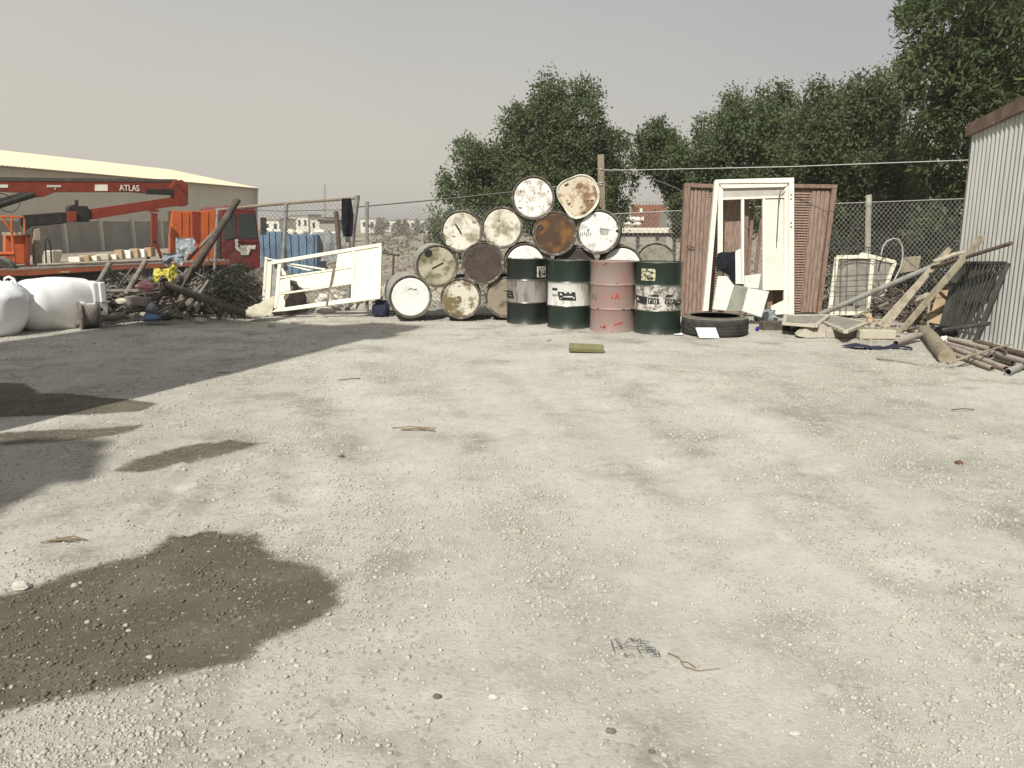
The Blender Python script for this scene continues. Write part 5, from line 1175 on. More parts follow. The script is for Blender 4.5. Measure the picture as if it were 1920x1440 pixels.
tprism('boom_top_plate', [(-60, 330), (0, 332), (332, 336), (332, 341), (0, 339), (-60, 337)], .36, 'steel_dark', -.02)
tprism('boom_head', [(326, 338), (342, 337), (353, 346), (353, 384), (344, 387), (336, 384), (326, 370), (318, 352)], .30, 'truck_red', -.06, bevel=.02)
tprism('boom_ram', [(274, 354), (325, 354), (325, 366), (274, 364)], .15, 'black_steel', -.10, bevel=.02)
tprism('lower_boom', [(170, 392), (322, 370), (350, 376), (350, 385), (318, 388), (170, 412)], .25, 'truck_red', -.04, bevel=.01)
for px in ([(127, 388), (138, 383), (150, 386), (165, 386), (170, 398), (168, 416), (127, 416)],):
    tprism('boom_knuckle', px, .35, 'black_steel', -.10, bevel=.03)
tprism('knuckle_stack', [(141, 375), (147, 375), (147, 388), (141, 388)], .08, 'black_steel', -.05)
tprism('red_gear_box', [(127, 396), (144, 396), (144, 415), (127, 417)], .15, 'truck_red', -.28, bevel=.01)
tprism('slewing_arm', [(40, 404), (60, 402), (112, 398), (127, 398), (127, 418), (88, 423), (60, 424), (48, 432), (38, 420)], .25, 'black_steel', -.04, bevel=.02)
m = MB(); m.tube([T(-30, 393, -.1), T(64, 364, -.1)], .085, 10); m.tube([T(-30, 380, -.1), T(0, 376, -.1), T(44, 364, -.1)], .05, 8); m.build('hydraulic_ram', mt['black_steel'], o, smooth=True)
for pts in (((0, 362), (14, 366), (17, 376), (10, 388)), ((38, 380), (34, 390), (24, 398), (8, 396), (0, 390)), ((330, 345), (348, 356), (352, 372), (346, 380))):
    m = MB(); m.tube([T(*q, -.15) for q in pts], .012, 6); m.build('hose', mt['black_steel'], o, smooth=True)
tprism('crane_column', [(63, 430), (70, 425), (77, 428), (80, 494), (64, 496)], .3, 'timber', 0, bevel=.03)
tprism('mast_post', [(48, 439), (57, 440), (56, 512), (49, 512)], .25, 'truck_red', -.35, bevel=.01)
tprism('cabinet', [(9, 441), (47, 440), (47, 494), (22, 496), (9, 492)], .4, 'truck_orange', -.1, bevel=.02)
m = MB(); m.beam(T(4, 438, -.2), T(48, 438, -.2), .07, .07); m.build('cabinet_rail', mt['frame_dusty'], o)
m = MB(); m.tube([T(0, 406, -.4), T(44, 407, -.4), T(46, 412, -.4), T(46, 438, -.4)], .024, 8); m.tube([T(2, 406, -.4), T(22, 432, -.4), T(28, 500, -.4)], .03, 8); m.tube([T(22, 408, -.42), T(22, 436, -.42)], .024, 8)
m.build('guard_rail', mt['truck_orange'], o, smooth=True)
m = MB(); m.tube([T(-20, 477, -.4), T(10, 476, -.4), T(26, 476, -.4)], .055, 10); m.build('outrigger_beam', mt['truck_orange'], o, smooth=True)
def truck_wheel(u, v, dy):
    c = T(u, v, dy); mm = Matrix.Translation(c) @ Matrix.Rotation(R(90), 4, 'X')
    w_ = MB().lathe([(.2, -.12), (.36, -.11), (.4, -.07), (.4, .07), (.36, .11), (.2, .12)], 30, mm).build('wheel', mt['rubber'], o, smooth=True)
    r_ = MB().lathe([(0, -.05), (.1, -.08), (.15, .06), (.19, .10), (.21, .12)], 24, mm).build('rim', mt['truck_orange'], w_, smooth=True)
truck_wheel(2, 512, -.6); truck_wheel(448, 520, -.5); truck_wheel(250, 530, -.5)
tprism('orange_box', [(322, 395), (378, 396), (405, 394), (405, 494), (322, 492)], .35, 'truck_orange', 0, bevel=.02)
tprism('rust_stripe', [(361, 397), (375, 397), (375, 448), (372, 458), (366, 452), (361, 440)], .01, 'truck_red', -.02)
for uu in (338, 352, 388):
    tprism('box_rib', [(uu, 398), (uu + 2, 398), (uu + 2, 490), (uu, 490)], .02, 'truck_orange', -.03)
# cab
tprism('cab', [(414, 392), (424, 386), (472, 384), (480, 390), (486, 440), (489, 462), (489, 506), (455, 510), (414, 506)], 2.0, 'cab_red', .15, bevel=.06)
tprism('cab_window', [(448, 402), (476, 400), (482, 446), (448, 449)], .02, 'cab_glass', .12)
tprism('side_window', [(420, 402), (442, 401), (442, 448), (420, 448)], .02, 'cab_glass', .12)
tprism('cab_band', [(441, 449), (486, 449), (486, 453), (441, 454)], .03, 'cab_red', .115)
for px in ([(441, 448), (446, 448), (447, 464), (460, 466), (462, 470), (449, 472), (441, 466)], [(450, 460), (480, 460), (478, 468), (470, 466), (466, 478), (452, 478)]):
    tprism('white_lettering', px, .008, 'white_mark', .10)
m = MB(); m.beam(T(489, 410, .2), T(494, 412, 0), .03, .03); m.beam(T(494, 408, -.02), T(494, 440, -.02), .16, .05, (0, 1, 0)); m.build('wing_mirror', mt['black_steel'], o)
# white plate, small white marks and the maker's word on the boom
tprism('white_plate', [(178, 346), (202, 346), (202, 358), (178, 358)], .01, 'frame_pale', -.02)
tprism('white_mark', [(-10, 346), (15, 346), (15, 352), (-10, 352)], .01, 'white_mark', -.02)
for i in range(9): tprism('white_mark', [(88 + i * 3.0, 347), (90.2 + i * 3.0, 347), (90.2 + i * 3.0, 351), (88 + i * 3.0, 351)], .01, 'white_mark', -.02)
tprism('white_mark', [(102, 353), (105, 353), (105, 355), (102, 355)], .01, 'white_mark', -.02)
def word(txt, a, b, hgt, mat, parent, name='lettering', dy=-.03):
    cu = bpy.data.curves.new(name, 'FONT'); cu.body = txt; cu.size = 1; cu.extrude = .02; cu.offset = .012
    to = bpy.data.objects.new(name, cu); COL.objects.link(to)
    dg = bpy.context.evaluated_depsgraph_get(); me = bpy.data.meshes.new_from_object(to.evaluated_get(dg)); bpy.data.objects.remove(to); bpy.data.curves.remove(cu)
    xs_ = [v.co.x for v in me.vertices]; x0, x1 = min(xs_), max(xs_); ys_ = [v.co.y for v in me.vertices]; y0, y1 = min(ys_), max(ys_)
    pa, pb = T(*a, dy), T(*b, dy); d = pb - pa
    for v in me.vertices:
        q = pa + d * ((v.co.x - x0) / (x1 - x0)) + Vector((0, -.3 * v.co.z, (v.co.y - y0) / (y1 - y0) * hgt))
        v.co = q - ORG[parent.name]
    me.materials.clear(); me.materials.append(mt[mat])
    ob = bpy.data.objects.new(name, me); COL.objects.link(ob); ob.parent = parent
word('ATLAS', (224, 357.5), (262, 358.5), .155, 'white_mark', o)
for i in range(4): tprism('bed_mark', [(114 + i * 4.5, 508.5), (116.5 + i * 4.5, 508.3), (116.5 + i * 4.5, 511.3), (114 + i * 4.5, 511.5)], .01, 'pale_scrap', -1.02)
# boom rest
o2 = o
m = MB(); m.beam(T(289, 400, -.3), T(289, 452, -.3), .14, .14); m.build('boom_rest_post', mt['truck_red'], o)
for uu in (277, 304): 
    m = MB(); m.beam(T(289, 448, -.3), T(uu, 486, -.3), .07, .07); m.build('boom_rest_leg', mt['truck_red'], o)
m = MB(); m.beam(T(280, 396, -.3), T(296, 395, -.3), .2, .07); m.build('boom_rest_plate', mt['truck_red'], o)
# load on the deck
def load(name, u, v, size, mat, label, cat, group=None, rz=0):
    m = MB(); p = T(u, v, -.4); m.box(p + Vector((0, 0, size[2] / 2)), size, Matrix.Rotation(R(rz), 3, 'Z')); return tag(m.build(name, mt[mat], bevel=.012), label, cat, group)
for i, (u, w_) in enumerate(((146, .30), (163, .26), (178, .28), (197, .30), (214, .26), (228, .2), (242, .2), (256, .22), (270, .2), (282, .18))):
    lb = ['leftmost pale packet on the truck deck', 'pale tan packet second from the left on the truck deck', 'third packet from the left on the truck deck', 'packet in the middle of the truck deck below the boom', 'packet on the truck deck just right of the middle', 'yellowish block on the truck deck, first of the upright blocks', 'second upright block on the truck deck', 'third upright block on the truck deck', 'upright block on the truck deck just left of the boom rest', 'last small block on the truck deck, under the boom rest'][i]
    load('packet' if i < 5 else 'block', u, 491 - i * 1.1, (w_, .3, .13 + .03 * (i % 2) + (.08 if i > 4 else 0)), ('frame_pale', 'card', 'frame_pale', 'pale_scrap', 'frame_pale', 'card', 'white_plastic', 'card', 'white_plastic', 'card')[i], lb, 'packet' if i < 5 else 'block', 'packets and blocks on the truck deck', i * 7 % 11 - 5)
m = MB(); m.tube([T(70, 497, -.7), T(180, 492, -.7), T(312, 487, -.7)], .035, 8); tag(m.build('metal_pipe', mt['pipe_tan'], smooth=True), 'long pale pipe lying along the truck deck', 'pipe')
o = root('hand_trolley', T(90, 497, -.5), 'hand trolley with a white sack standing on the truck deck', 'trolley')
m = MB(); m.prism([T(81, 470, -.3), T(104, 469, -.3), T(106, 472, -.3), T(100, 496, -.3), T(81, 497, -.3)], (0, .3, 0)); m.build('sack', mt['frame_pale'], o, bevel=.03)
m = MB(); m.tube([T(87, 497, -.45), T(85, 464, -.45), T(84, 452, -.45), T(88, 447, -.45), T(93, 452, -.45), T(95, 464, -.45), T(97, 497, -.45)], .02, 8); m.build('trolley_frame', mt['black_steel'], o, smooth=True)
lump('green_crate_goods', 91, 519, 20.2, (.28, .2, .14), 'leaf_shrub', 'dark green bundle under the truck bed near the white tank', 'bundle', 3, .3)

# ---------------------------------------------------------------- warehouse
o = root('warehouse', (-32, 72, GY), 'long pale warehouse with a cream sheet roof behind the crane truck', 'warehouse')
A, B = Vector((-36.6, 42, 0)), Vector((-28.9, 91, 0))
wd = (B - A).normalized(); wn_ = Vector((wd.y, -wd.x, 0)); EH = 5.1
m = MB(); m.prism([A + Vector((0, 0, 1.45)), B + Vector((0, 0, 1.45)), B + Vector((0, 0, EH)), A + Vector((0, 0, EH))], -wn_ * .2); m.build('cladding', mt['clad'], o)
m = MB(); m.prism([A - wn_ * .05 + Vector((0, 0, GY)), B - wn_ * .05 + Vector((0, 0, GY)), B - wn_ * .05 + Vector((0, 0, 1.44)), A - wn_ * .05 + Vector((0, 0, 1.44))], -wn_ * .2); m.build('block_wall', mt['blockwall'], o)
for k in range(12):
    p = A.lerp(B, (k + .5) / 12); m = MB(); m.beam(p + wn_ * .05 + Vector((0, 0, GY)), p + wn_ * .05 + Vector((0, 0, 1.6)), .35, .25, wd); m.build('pilaster', mt['clad'], o)
R0, R1 = A - wn_ * 11 + Vector((0, 0, EH + 2.25)), B - wn_ * 10.2 + Vector((0, 0, EH + 2.1))
ns_ = 260; vs, fs = [], []
for i in range(ns_ + 1):
    t = i / ns_; dz = .03 * math.cos(i * math.pi)
    e = A.lerp(B, t) + wn_ * .5 + Vector((0, 0, EH - .02 + dz)); r_ = R0.lerp(R1, t) + Vector((0, 0, dz)); vs += [e, r_, e - Vector((0, 0, .05)), r_ - Vector((0, 0, .05))]
for i in range(ns_): a = 4 * i; b = a + 4; fs += [(a, b, b + 1, a + 1), (a + 2, a + 3, b + 3, b + 2), (a, a + 2, b + 2, b)]
MB().add(vs, fs).build('roof', mt['roof'], o)
m = MB(); m.prism([B + wn_ * .5 + Vector((0, .02, EH - .08)), R1 + Vector((0, .02, -.06)), B - wn_ * 20.4 + Vector((0, .02, EH)), B - wn_ * 20.4 + Vector((0, 0, GY)), B + Vector((0, .02, GY))], wd * -.2); m.build('gable', mt['clad'], o)
m = MB(); m.beam(A + wn_ * .5 + Vector((0, 0, EH - .12)), B + wn_ * .5 + Vector((0, 0, EH - .12)), .1, .12); m.build('gutter', mt['trim'], o)

# ---------------------------------------------------------------- far things
def far_box(name, u0, u1, v0, v1, Y, depth, mat, label, cat, group=None, roof=None, doors=0):
    p0, p1 = P(u0, v1, Y), P(u1, v1, Y); top = P(u0, v0, Y).z; zb = GY - .4
    o = root(name, Vector(((p0.x + p1.x) / 2, Y + depth / 2, zb)), label, cat, group)
    m = MB(); m.box(((p0.x + p1.x) / 2, Y + depth / 2, (top + zb) / 2), (p1.x - p0.x, depth, top - zb)); m.build('wall', mt[mat], o)
    wdt = p1.x - p0.x
    if roof: m = MB(); m.box(((p0.x + p1.x) / 2, Y + depth / 2, top + .12), (wdt + .4, depth + .4, .22)); m.build('roof', mt[roof], o)
    for k in range(doors):
        x = p0.x + wdt * (k + .5) / doors; m = MB(); m.box((x, Y - .01, top - (top - zb) * .35), (wdt / doors * .35, .06, (top - zb) * .28)); m.build('window', mt['far_dark'], o)
    return o
fb = 'white buildings on the horizon'
far_box('distant_building', 676, 705, 410, 426, 170, 12, 'far_white', 'white distant building behind the fence post with the dark cloth', 'building', fb, 'far_grey', 2)
far_box('distant_building', 708, 742, 413, 424, 190, 12, 'far_white', 'long low white distant building right of the fence posts', 'building', fb, 'far_grey', 4)
far_box('distant_building', 752, 778, 412, 424, 185, 12, 'far_white', 'white distant building in the middle of the gap left of the drums', 'building', fb, 'far_grey', 3)
far_box('distant_building', 786, 815, 412, 424, 180, 12, 'far_white', 'white distant building beside the green bush', 'building', fb, 'far_grey', 2)
far_box('distant_building', 545, 578, 404, 420, 150, 10, 'far_white', 'white distant building seen through the mesh gate, above the blue skip', 'building', fb, 'far_grey', 3)
far_box('distant_building', 582, 608, 410, 424, 140, 10, 'far_white', 'smaller white distant building under the thin mast', 'building', fb, 'far_grey', 2)
far_box('distant_building', 612, 640, 414, 430, 120, 10, 'far_white', 'pale distant building left of the dark cloth', 'building', fb, 'far_grey', 2)
far_box('distant_building', 494, 524, 412, 428, 130, 10, 'far_white', 'pale distant building right of the red cab', 'building', fb, 'far_grey', 2)
far_box('distant_shed', 600, 636, 416, 424, 90, 6, 'far_grey', 'low brown distant shed behind the blue skips', 'shed', None, 'far_dark', 0)
o = root('radio_mast', P(609, 415, 150), 'thin lattice mast above the mesh gate', 'mast'); m = MB()
mb_, mt_ = P(609, 418, 150), P(609, 346, 150)
for dx, dy in ((-.25, 0), (.25, 0), (0, .4)): m.tube([mb_ + Vector((dx, dy, 0)), mt_ + Vector((dx * .3, dy * .3, 0))], .06, 5)
for k in range(12):
    p = mb_.lerp(mt_, k / 12); q = mb_.lerp(mt_, (k + 1) / 12); m.tube([p + Vector((-.22, 0, 0)), q + Vector((.22, 0, 0))], .04, 4)
m.build('lattice', mt['far_grey'], o)
# blue skips full of sacks
for (u0, u1, v0, v1, Y, lb) in ((488, 530, 434, 478, 33, 'blue tarpaulin covered skip right behind the red cab'), (538, 592, 440, 480, 31, 'blue skip seen through the middle of the mesh gate')):
    o = root('blue_skip', P((u0 + u1) / 2, 490, Y), lb, 'skip', 'blue skips beyond the mesh gate')
    a, b, c_, d = P(u0, v1, Y), P(u1, v1, Y), P(u1 + 3, v0, Y), P(u0 - 3, v0, Y)
    a.z = b.z = GY
    m = MB(); m.prism([a, b, c_, d], (0, 1.6, 0)); m.build('skip_body', mt['blue_tarp'], o, bevel=.04)
    for k in range(4):
        p = a.lerp(b, (k + .5) / 4); q = d.lerp(c_, (k + .5) / 4); m = MB(); m.beam(p - Vector((0, .03, 0)), q - Vector((0, .03, 0)), .07, .06, (0, -1, 0)); m.build('rib', mt['blue_tarp'], o)
for i in range(11):
    u = 492 + i * 13.5; v = 432 + (i * 5 % 4) * 2 + (4 if i > 3 else 0)
    p = P(u, v, 33.2 + (i % 3) * .3)
    m = MB(); m.blob(p, (.17 + .04 * (i % 3), .16, .13), i, .3); ob = m.build('white_sack', mt['frame_pale'] if i % 3 else mt['carton'], smooth=True)
    tag(ob, ['pale sack at the left end of the blue skips', 'pale sack second from the left on the blue skips', 'pale sack third from the left on the blue skips', 'grey sack above the gap between the blue skips', 'pale sack at the left corner of the middle skip', 'pale sack just left of the middle of the middle skip', 'grey sack in the middle of the middle skip', 'pale sack just right of the middle of the middle skip', 'pale sack at the right corner of the middle skip', 'grey sack just right of the middle skip', 'pale sack farthest right by the grey tarpaulin'][i], 'sack', 'sacks heaped on the blue skips')
    if i > 7: pass
m = MB(); c = P(618, 462, 31.5)
def gtf(a, b): return c + Vector(((a - .5) * 1.3, .2 * noise.noise(Vector((a * 5, b * 2, 1))) - .3 * b, (.5 - b) * 1.1 + .12 * noise.noise(Vector((a * 4, 0, 2)))))
m.sheet(gtf, 22, 12, .02); tag(m.build('grey_tarpaulin', M('grey_tarp', (.24, .25, .245), (.15, .155, .15), 4, rough=.8), smooth=True), 'grey tarpaulin hanging right of the middle blue skip', 'tarpaulin')
# rusty container and neighbours in the gap between the trees
p0, p1 = P(1191, 430, 75), P(1249, 430, 75)
o = root('rusty_container', Vector(((p0.x + p1.x) / 2, 76, GY)), 'rust red double stacked container seen between the trees', 'container')
for nm, (va, vb) in (('upper_box', (384, 400.2)), ('lower_box', (400.6, 432))):
    a, b = P(1191, va, 75).z, P(1191, vb, 75).z
    vs, fs = [], []; nn = 60
    for i in range(nn + 1):
        x = p0.x + (p1.x - p0.x) * i / nn; y = 75 + (.05 if (i // 2) % 2 else 0); vs += [Vector((x, y, b)), Vector((x, y, a))]
    fs = [(2 * i, 2 * i + 2, 2 * i + 3, 2 * i + 1) for i in range(nn)]
    m = MB().add(vs, fs); m.box(((p0.x + p1.x) / 2, 76.3, (a + b) / 2), (p1.x - p0.x, 2.4, a - b)); m.build(nm, mt['container'], o)
for (u, v) in ((1202, 394), (1205, 410)):
    m = MB(); p = P(u, v, 74.9); m.box(p, (.25, .05, .35)); m.build('white_patch', mt['frame_pale'], o)
for k in range(10):
    m = MB(); p = P(1193 + k * 6, 384, 75.4); m.tube([p, p + Vector((.05, 0, .35))], .02, 4); m.build('rebar', mt['wire_dark'], o)
far_box('concrete_silo_wall', 1250, 1274, 393, 432, 70, 4, 'far_grey', 'grey concrete wall beside the rusty container', 'wall')
far_box('distant_building', 1174, 1192, 388, 415, 95, 6, 'far_grey', 'dull grey building left of the rusty container', 'building', fb, None, 0)
for i in range(8):
    p = P(1174 + (i % 4) * 7.5, 411 if i < 4 else 420, 55); m = MB(); m.blob(p, (.24, .3, .16), 40 + i, .2)
    tag(m.build('bulk_bag', mt['frame_pale'] if i % 2 else mt['white_plastic'], smooth=True), ('upper ' if i < 4 else 'lower ') + 'bulk bag in the white stack by the rusty container, ' + ('first', 'second', 'third', 'fourth')[i % 4] + ' from the left', 'bulk bag', 'white bulk bags by the rusty container')
o = root('low_canopy', P(1215, 470, 27), 'low flat canopy roof in front of the rusty container', 'canopy')
a, b = P(1160, 431, 27), P(1270, 431, 27)
m = MB(); m.prism([a, b, b + Vector((.3, 3, .05)), a + Vector((-.3, 3, .05))], (0, 0, -.10)); m.build('roof_sheet', mt['frame_pale'], o)
m = MB(); m.prism([a + Vector((0, .1, -.11)), b + Vector((0, .1, -.11)), b + Vector((0, .1, -.24)), a + Vector((0, .1, -.24))], (0, 2.6, 0)); m.build('beam', mt['steel_dark'], o)
for t in (.02, .35, .68, .98):
    q = a.lerp(b, t); m = MB(); m.beam(q + Vector((0, .2, -.11)), Vector((q.x, q.y + .2, GY)), .1, .1); m.build('leg', mt['steel_dark'], o)
# rubble field beyond the fence
n = 5200
yy = 13.2 * (70 / 13.2) ** nr.random(n); xx = yy * nr.uniform(-.32, .30, n)
s = np.exp(nr.normal(math.log(.05), .55, n)) * (.5 + yy * .018); s = np.clip(s, .02, .55)
chunks('rubble_field', np.stack([xx, yy, gz(xx, yy) + s * .3], 1), s, mt['rubble'], label='brown rubble scattered over the low ground beyond the fence', cat='rubble')
n = 1100
yy = nr.normal(17, 1.8, n); xx = nr.uniform(-3.9, -1.2, n); hh = np.clip(1.1 - np.abs(yy - 17) * .42, 0, 1) * (.45 + .4 * nr.random(n))
s = np.exp(nr.normal(math.log(.09), .5, n))
chunks('rubble_heap', np.stack([xx, yy, gz(xx, yy) + hh * .9], 1), s, mt['rubble_white'], label='pale heap of broken rubble behind the cream door', cat='rubble')
n = 700
yy = nr.normal(20, 1.8, n); xx = nr.uniform(2.6, 4.6, n); hh = np.clip(1.2 - np.abs(yy - 20) * .42, 0, 1) * (.45 + .4 * nr.random(n))
s = np.exp(nr.normal(math.log(.10), .5, n))
chunks('rubble_heap', np.stack([xx, yy, gz(xx, yy) + hh * .9], 1), s, mt['rubble'], label='brown rubble heap in the gap left of the louvred door', cat='rubble')
# ================================================================ chain link fences
def chainlink(name, BL, BR, TR_, TL, parent, pitch=.07, r=.0024, mat='wire', sag=0.0):
    BL, BR, TR_, TL = [np.array(p) for p in (BL, BR, TR_, TL)]
    W = np.linalg.norm(BR - BL); Hh = np.linalg.norm(TL - BL)
    nc = max(2, int(W / (pitch * .5))); nh = max(2, int(Hh / (pitch * .5)))
    j = np.arange(nh + 1)
    V, Fc = [], []
    nm = np.cross(BR - BL, TL - BL); nm = nm / np.linalg.norm(nm)
    off = 0
    for i in range(nc):
        s = (i + .5 + np.where((j + i) % 2 == 0, -.5, .5) * 1.0) / nc
        s = np.clip(s, 0, 1); h = j / nh
        p = (BL[None] * (1 - s)[:, None] + BR[None] * s[:, None]) * (1 - h)[:, None] + (TL[None] * (1 - s)[:, None] + TR_[None] * s[:, None]) * h[:, None]
        bul = .03 * np.sin(s * 9 + h * 2) * np.sin(h * np.pi) + sag * np.sin(s * np.pi) * h
        p = p + nm[None] * (bul + np.where((j + i) % 2 == 0, .002, -.002))[:, None]
        hx = (BR - BL) / W
        ringv = np.stack([p + hx * r, p - hx * r * .5 + nm * r * .87, p - hx * r * .5 - nm * r * .87], 1)
        V.append(ringv.reshape(-1, 3))
        a = off + 3 * np.arange(nh)
        for k in range(3):
            k2 = (k + 1) % 3; Fc.append(np.stack([a + k, a + k2, a + 3 + k2, a + 3 + k], 1))
        off += 3 * (nh + 1)
    return npmesh(name, np.concatenate(V), np.concatenate(Fc), mt[mat], parent=parent)
# leaning mesh gate, left
YF = 12.3
o = root('mesh_gate', P(530, 590, YF), 'leaning chain link gate panel on rusty pipes, left of the cream door', 'gate')
A_, B_, C_, D_ = P(398, 600, 12.0), P(655, 600, 12.4), P(669, 372, 12.4), P(408, 393, 12.2)
m = MB(); m.tube([P(404, 394, 12.2), P(460, 388, 12.2), P(540, 381, 12.25), P(672, 371, 12.4)], .022, 8); m.build('top_rail', mt['post_wood'], o, smooth=True)
m = MB(); m.tube([P(408, 393, 12.2), P(398, 596, 12.0)], .022, 8); m.build('post', mt['galv'], o, smooth=True)
m = MB(); m.tube([P(537, 380, 12.25), P(524, 600, 12.2)], .030, 8); m.build('post', mt['galv'], o, smooth=True)
m = MB(); m.tube([P(670, 366, 12.4), P(662, 430, 12.4), P(650, 600, 12.4)], .042, 10); m.build('post', mt['galv'], o, smooth=True)
m = MB(); m.tube([P(440, 391, 12.18), P(520, 396, 12.2), P(660, 393, 12.3)], .005, 5); m.tube([P(535, 407, 12.2), P(640, 408, 12.3)], .005, 5); m.build('wire', mt['wire_dark'], o)
chainlink('mesh', A_, B_, C_, D_, o, mat='wire_dark', r=.003)
pole('metal_pipe', (630, 396), 12.1, (636, 470), 12.1, .035, 'wood_brown', 'stub of brown pipe hanging beside the black cloth on the gate', 'pipe')
m = MB(); c = P(651, 408, 12.05)
def bkf(a, b): return c + Vector(((a - .5) * (.13 + .05 * math.sin(b * 3)), .03 * math.sin(a * 7 + b * 3) , (.5 - b) * .56))
m.sheet(bkf, 10, 16, .03); tag(m.build('black_cloth', mt['black_cloth'], smooth=True), 'black cloth hung over the right end of the mesh gate', 'cloth')
# fence between gate and drums, with cable
o = root('chain_link_fence', P(760, 600, YF), 'chain link fence behind the drum stack with a dark top cable', 'fence')
chainlink('mesh', P(690, 602, YF), P(1128, 602, YF), P(1128, 385, YF), P(690, 388, YF), o, r=.0032)
m = MB(); m.tube([P(688, 378, YF), P(688, 602, YF)], .028, 8); m.build('post', mt['galv'], o, smooth=True)
m = MB(); m.tube([P(672, 388, YF), P(760, 380, YF), P(855, 371, YF), P(960, 360, YF), P(1130, 350, YF)], .011, 6); m.build('top_cable', mt['wire_dark'], o, smooth=True)
o = root('fence_post', P(1130, 600, 12.2), 'weathered square wooden post standing behind the dented drum', 'post')
m = MB(); m.beam(P(1126, 290, 12.15), P(1134, 602, 12.15), .095, .095, (0, 1, 0)); m.build('post', mt['post_wood'], o, bevel=.008)
for v in (318, 343, 347):
    m = MB(); p = P(1127.5, v, 12.15); m.tube([p + Vector((.055 * math.cos(t) * 1.1, .055 * math.sin(t) * 1.1, .006 * math.sin(t * 2))) * 1 for t in np.linspace(0, 6.28, 13)], .006, 5); m.build('wire_wrap', mt['wire'], o)
def wire(pts, label, r=.005, mat='wire_white'):
    m = MB(); P3 = [P(*q) for q in pts]; m.tube(P3, r, 5); tag(m.build('wire', mt[mat]), label, 'wire')
wire([(1134, 319, 12.1), (1200, 318.5, 12.1), (1480, 312.5, 11.4), (1650, 306, 10.8), (1822, 300, 10.0)], 'long pale wire stretched from the wooden post to the corrugated shed', .0055)
wire([(1150, 316, 13.0), (1215, 333, 13.5), (1250, 345, 14), (1300, 368, 14.5)], 'thin wire sagging across the sky gap right of the wooden post', .005, 'wire')
wire([(1131, 343, 12.1), (1060, 349, 12.1), (1010, 352, 12.1)], 'short wire tied from the wooden post towards the top white drum', .005, 'wire')
# right fence
o = root('chain_link_fence', P(1500, 600, 12.2), 'chain link fence behind the doors and screens on the right', 'fence')
chainlink('mesh', P(1132, 602, 12.25), P(1822, 610, 11.9), P(1822, 372, 11.9), P(1132, 402, 12.25), o, r=.0034)
m = MB(); m.tube([P(1629, 365, 12.1), P(1624, 602, 12.1)], .042, 8); m.build('post', mt['frame_dusty'], o, smooth=True)
m = MB(); m.tube([P(1132, 402, 12.25), P(1480, 385, 12.1), P(1822, 372, 11.9)], .006, 5); m.build('top_wire', mt['wire'], o)

# ================================================================ trees
def leaves(blobs, n, ll, lw, spread, seed, droop=.25, spiky=.35, dens=1.0):
    g = np.random.default_rng(seed); tot = sum(b[1] ** 2 for b in blobs); V = []
    for c, r in blobs:
        k = int(n * r * r / tot); nc = max(8, int(k / 48))
        d = g.normal(size=(nc, 3)); d /= np.linalg.norm(d, axis=1)[:, None]
        rad = r * (.35 + .65 * g.random(nc) ** .45); tip = g.random(nc) < spiky; rad = np.where(tip, r * g.uniform(.9, 1.18, nc), rad)
        cc = np.array(c)[None] + d * rad[:, None]
        idx = g.integers(0, nc, k); sg = spread * np.where(tip, .7, 1.25)[idx]
        p = cc[idx] + g.normal(size=(k, 3)) * sg[:, None]
        ax = d[idx] * .6 + g.normal(size=(k, 3)) * .75 + np.array([0, 0, .15 - droop]); ax /= np.linalg.norm(ax, axis=1)[:, None]
        nn = np.cross(ax, g.normal(size=(k, 3)) + np.array([0, 0, .9])[None] * 0 + d[idx] * .3); nn /= np.linalg.norm(nn, axis=1)[:, None] + 1e-9
        sz = g.uniform(.65, 1.25, k)[:, None]
        a = p; b = p + ax * ll * .45 * sz + nn * lw * .5 * sz; c2 = p + ax * ll * sz; e = p + ax * ll * .45 * sz - nn * lw * .5 * sz
        V.append(np.stack([a, b, c2, e], 1))
    V = np.concatenate(V).reshape(-1, 3)
    return V, np.arange(len(V)).reshape(-1, 4)
def tree(label, px, Y, n, mat, ll=.085, lw=.045, spread=.13, seed=1, base=None, dd=.55, cat='tree', name='tree', trunk=.13, spiky=.35, droop=.25, extra=()):
    g = random.Random(seed); blobs = []
    for (u, v, r) in px:
        dY = g.uniform(-1, 1) * dd; c = P(u, v, Y + dY); blobs.append((tuple(c), r * (Y + dY) / F))
        if r > 45: 
            c2 = P(u + g.uniform(-.4, .4) * r, v + g.uniform(-.3, .3) * r, Y + dd * 1.6); blobs.append((tuple(c2), r * .8 * Y / F))
    bu, bv = base; b = P(bu, bv, Y); b.z = gz1(b.x, b.y) - .05
    o = root(name, b, label, cat, extra or None)
    V, Fc = leaves(blobs, n, ll, lw, spread, seed, droop, spiky)
    npmesh('crown', V, Fc, mt[mat], parent=o)
    m = MB(); top = max(blobs, key=lambda q: q[1]); tc_ = Vector(top[0]) - Vector((0, 0, top[1] * .3))
    m.tube([b, b.lerp(tc_, .35) + Vector((g.uniform(-.1, .1), 0, 0)), b.lerp(tc_, .7), tc_], trunk, 9, r1=trunk * .45); m.build('trunk', mt['bark'], o, smooth=True)
    for c, r in blobs[:14]:
        s_ = b.lerp(tc_, g.uniform(.65, .95)); m = MB(); mid = s_.lerp(Vector(c), .5) + Vector((0, 0, -.06)); m.tube([s_, mid, Vector(c)], trunk * .32, 6, r1=trunk * .10); m.build('limb', mt['bark'], o, smooth=True)
    return o
tg = 'trees beyond the fence'
